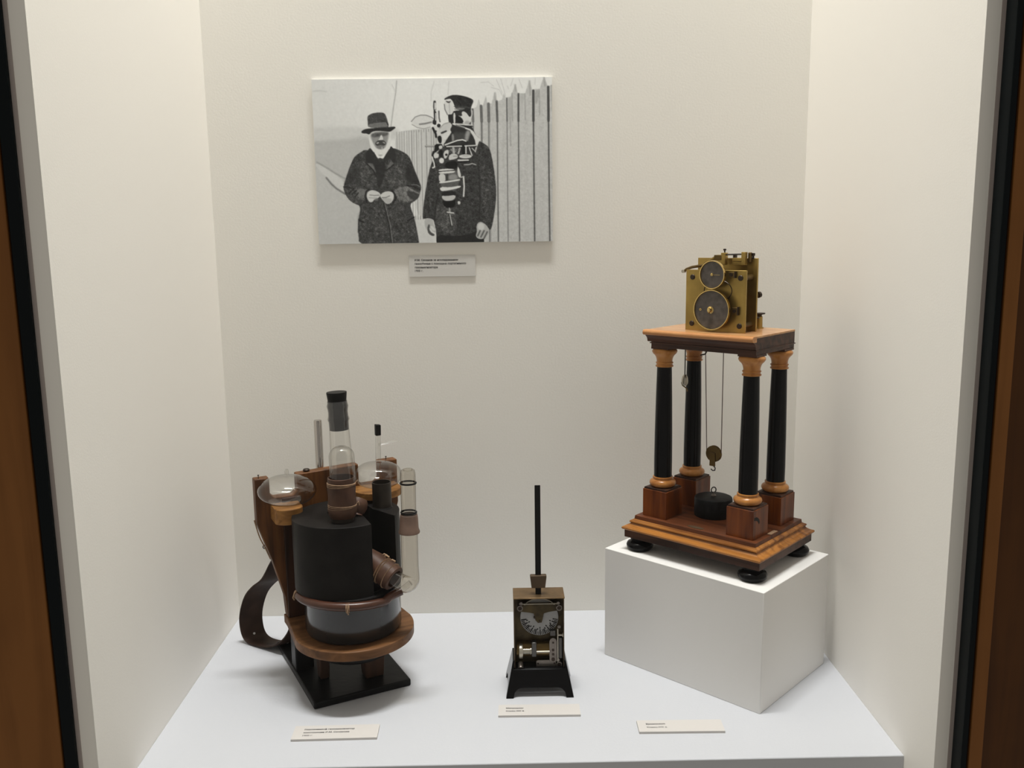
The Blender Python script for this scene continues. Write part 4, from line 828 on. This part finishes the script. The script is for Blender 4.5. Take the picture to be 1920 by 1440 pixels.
MB().box(0.0210, 0.0355, -0.0160, -0.0020, 0.4080, 0.4124).build('carrier_block', 'brass', ch, bevel=0.0004)
MB().box(0.0210, 0.0345, -0.0155, -0.0020, 0.4030, 0.4074).build('carrier_block', 'brass', ch, bevel=0.0004)
MB().box(0.0340, 0.0390, -0.0160, -0.0080, 0.4030, 0.4200).build('bearing_post', 'brass', ch, bevel=0.0005)
MB().box(0.0390, 0.0430, -0.0080, -0.0018, 0.4060, 0.4195).build('bearing_post', 'brass_dark', ch, bevel=0.0012)
MB().lathe([(0,0),(0.0012,0),(0.0012,0.0040),(0.0023,0.0042),(0.0023,0.0075),(0,0.0078)],14,(0.0440,-0.0020,0.4108)).build('thumb_screw', 'screw_dark', ch)
# behind the clockwork: binding posts and knob
for (u, v, hgt) in ((0.0335, 0.0400, 0.0195), (0.0335, 0.0240, 0.0150)):
    bpst = MB().lathe([(0,0),(0.0062,0),(0.0062,0.0015),(0.0048,0.0020),(0.0046,hgt*0.82),(0.0030,hgt*0.9),(0,hgt*0.92)],24,(u,v,Z0)).build('binding_post', 'brass', ch)
    MB().lathe([(0,hgt*0.86),(0.0030,hgt*0.86),(0.0040,hgt*0.96),(0.0078,hgt),(0.0080,hgt+0.0016),(0,hgt+0.0022)],24,(u,v,Z0)).build('binding_cap', 'screw_dark', bpst)
MB().lathe([(0,0),(0.0020,0),(0.0022,0.0040),(0.0042,0.0050),(0.0040,0.0085),(0.0020,0.0095),(0,0.0098)],18,(0.0470,0.0012,0.3625),(0.3,1,0.2)).build('rear_knob', 'screw_dark', ch)
# cords, pulley with hook, small hanging bob
PU = (-0.0080, 0, 0.1405); PR = 0.0112
MB().tube([(-0.0250,0,0.2910),(PU[0]-PR-0.0002,0,PU[2]+0.002)], 0.0006, 8).build('cord', 'rubber_hose', ch)
MB().tube([(0.0030,0,0.2910),(PU[0]+PR+0.0002,0,PU[2]+0.002)], 0.0006, 8).build('cord', 'rubber_hose', ch)
pu = MB().lathe([(0,-0.0026),(PR,-0.0026),(PR+0.0004,-0.0018),(PR-0.0008,0),(PR+0.0004,0.0018),(PR,0.0026),(0,0.0026)], 40, PU, (0,-1,0)).build('pulley', 'brass_dark', ch)
MB().prism([(-0.0038,0.0020),(-0.0045,-0.0170),(0.0045,-0.0170),(0.0038,0.0020)], lambda a, b, d: (PU[0]+a, d, PU[2]+b), -0.0042, -0.0028).build('pulley_strap', 'brass_dark', pu, bevel=0.0003)
MB().tube([(PU[0],0,PU[2]-0.0110),(PU[0]+0.0006,-0.001,PU[2]-0.0175),(PU[0]+0.0034,-0.001,PU[2]-0.0200),(PU[0]+0.0026,-0.001,PU[2]-0.0234),(PU[0]-0.0008,-0.001,PU[2]-0.0242),(PU[0]-0.0034,-0.001,PU[2]-0.0222)], 0.0009, 8).build('pulley_hook', 'steel_dark', pu)
MB().tube(smooth_path([(-0.0240,0,0.2912),(-0.0225,0,0.2860),(-0.0250,0,0.2800),(-0.0290,0,0.2785),(-0.0325,0,0.2775)],4), 0.0010, 8).build('cord_hook', 'screw_dark', ch)
MB().tube([(-0.0270,0,0.2870),(-0.0330,0,0.2875)], 0.0012, 8).build('cord_peg', 'screw_dark', ch)
bb_ = (-0.0570, 0.0)
MB().tube([(bb_[0],0,0.2910),(bb_[0],0,0.2470)], 0.0009, 8).build('bob_cord', 'steel_dark', ch)
bo = MB().lathe([(0,-0.0080),(0.0028,-0.0070),(0.0044,-0.0040),(0.0046,0.0),(0.0040,0.0045),(0.0020,0.0080),(0,0.0090)], 24, (bb_[0],0,0.2395)).build('bob', 'nickel', ch)
MB().tube(smooth_path([(bb_[0]-0.0052,0,0.2365),(bb_[0]-0.0035,0,0.2320),(bb_[0],0,0.2300),(bb_[0]+0.0030,0,0.2280),(bb_[0]+0.0045,0,0.2240)],3), 0.0009, 8).build('bob_hook', 'brass_dark', bo)

# drive weight standing loose on the base
wt = empty('drive_weight', (0.7310, -0.1681, BH+0.0502), 0.3, 'squat worn black weight with a ring, standing between the columns of the chronoscope', 'weight')
MB().lathe([(0,0),(0.0258,0),(0.0264,0.0010),(0.0266,0.0235),(0.0258,0.0262),(0.0235,0.0272),(0,0.0275)], 56).build('weight_body', 'black_worn', wt)
MB().lathe([(0,0.0274),(0.0036,0.0274),(0.0036,0.0290),(0.0018,0.0305),(0.0016,0.0330),(0,0.0332)], 20).build('ring_stem', 'nickel_dull', wt)
MB().tube([(0.0038*math.cos(k*math.pi/10), 0, 0.0365+0.0040*math.sin(k*math.pi/10)) for k in range(20)], 0.0009, 8, closed=True).build('ring', 'steel_dark', wt)
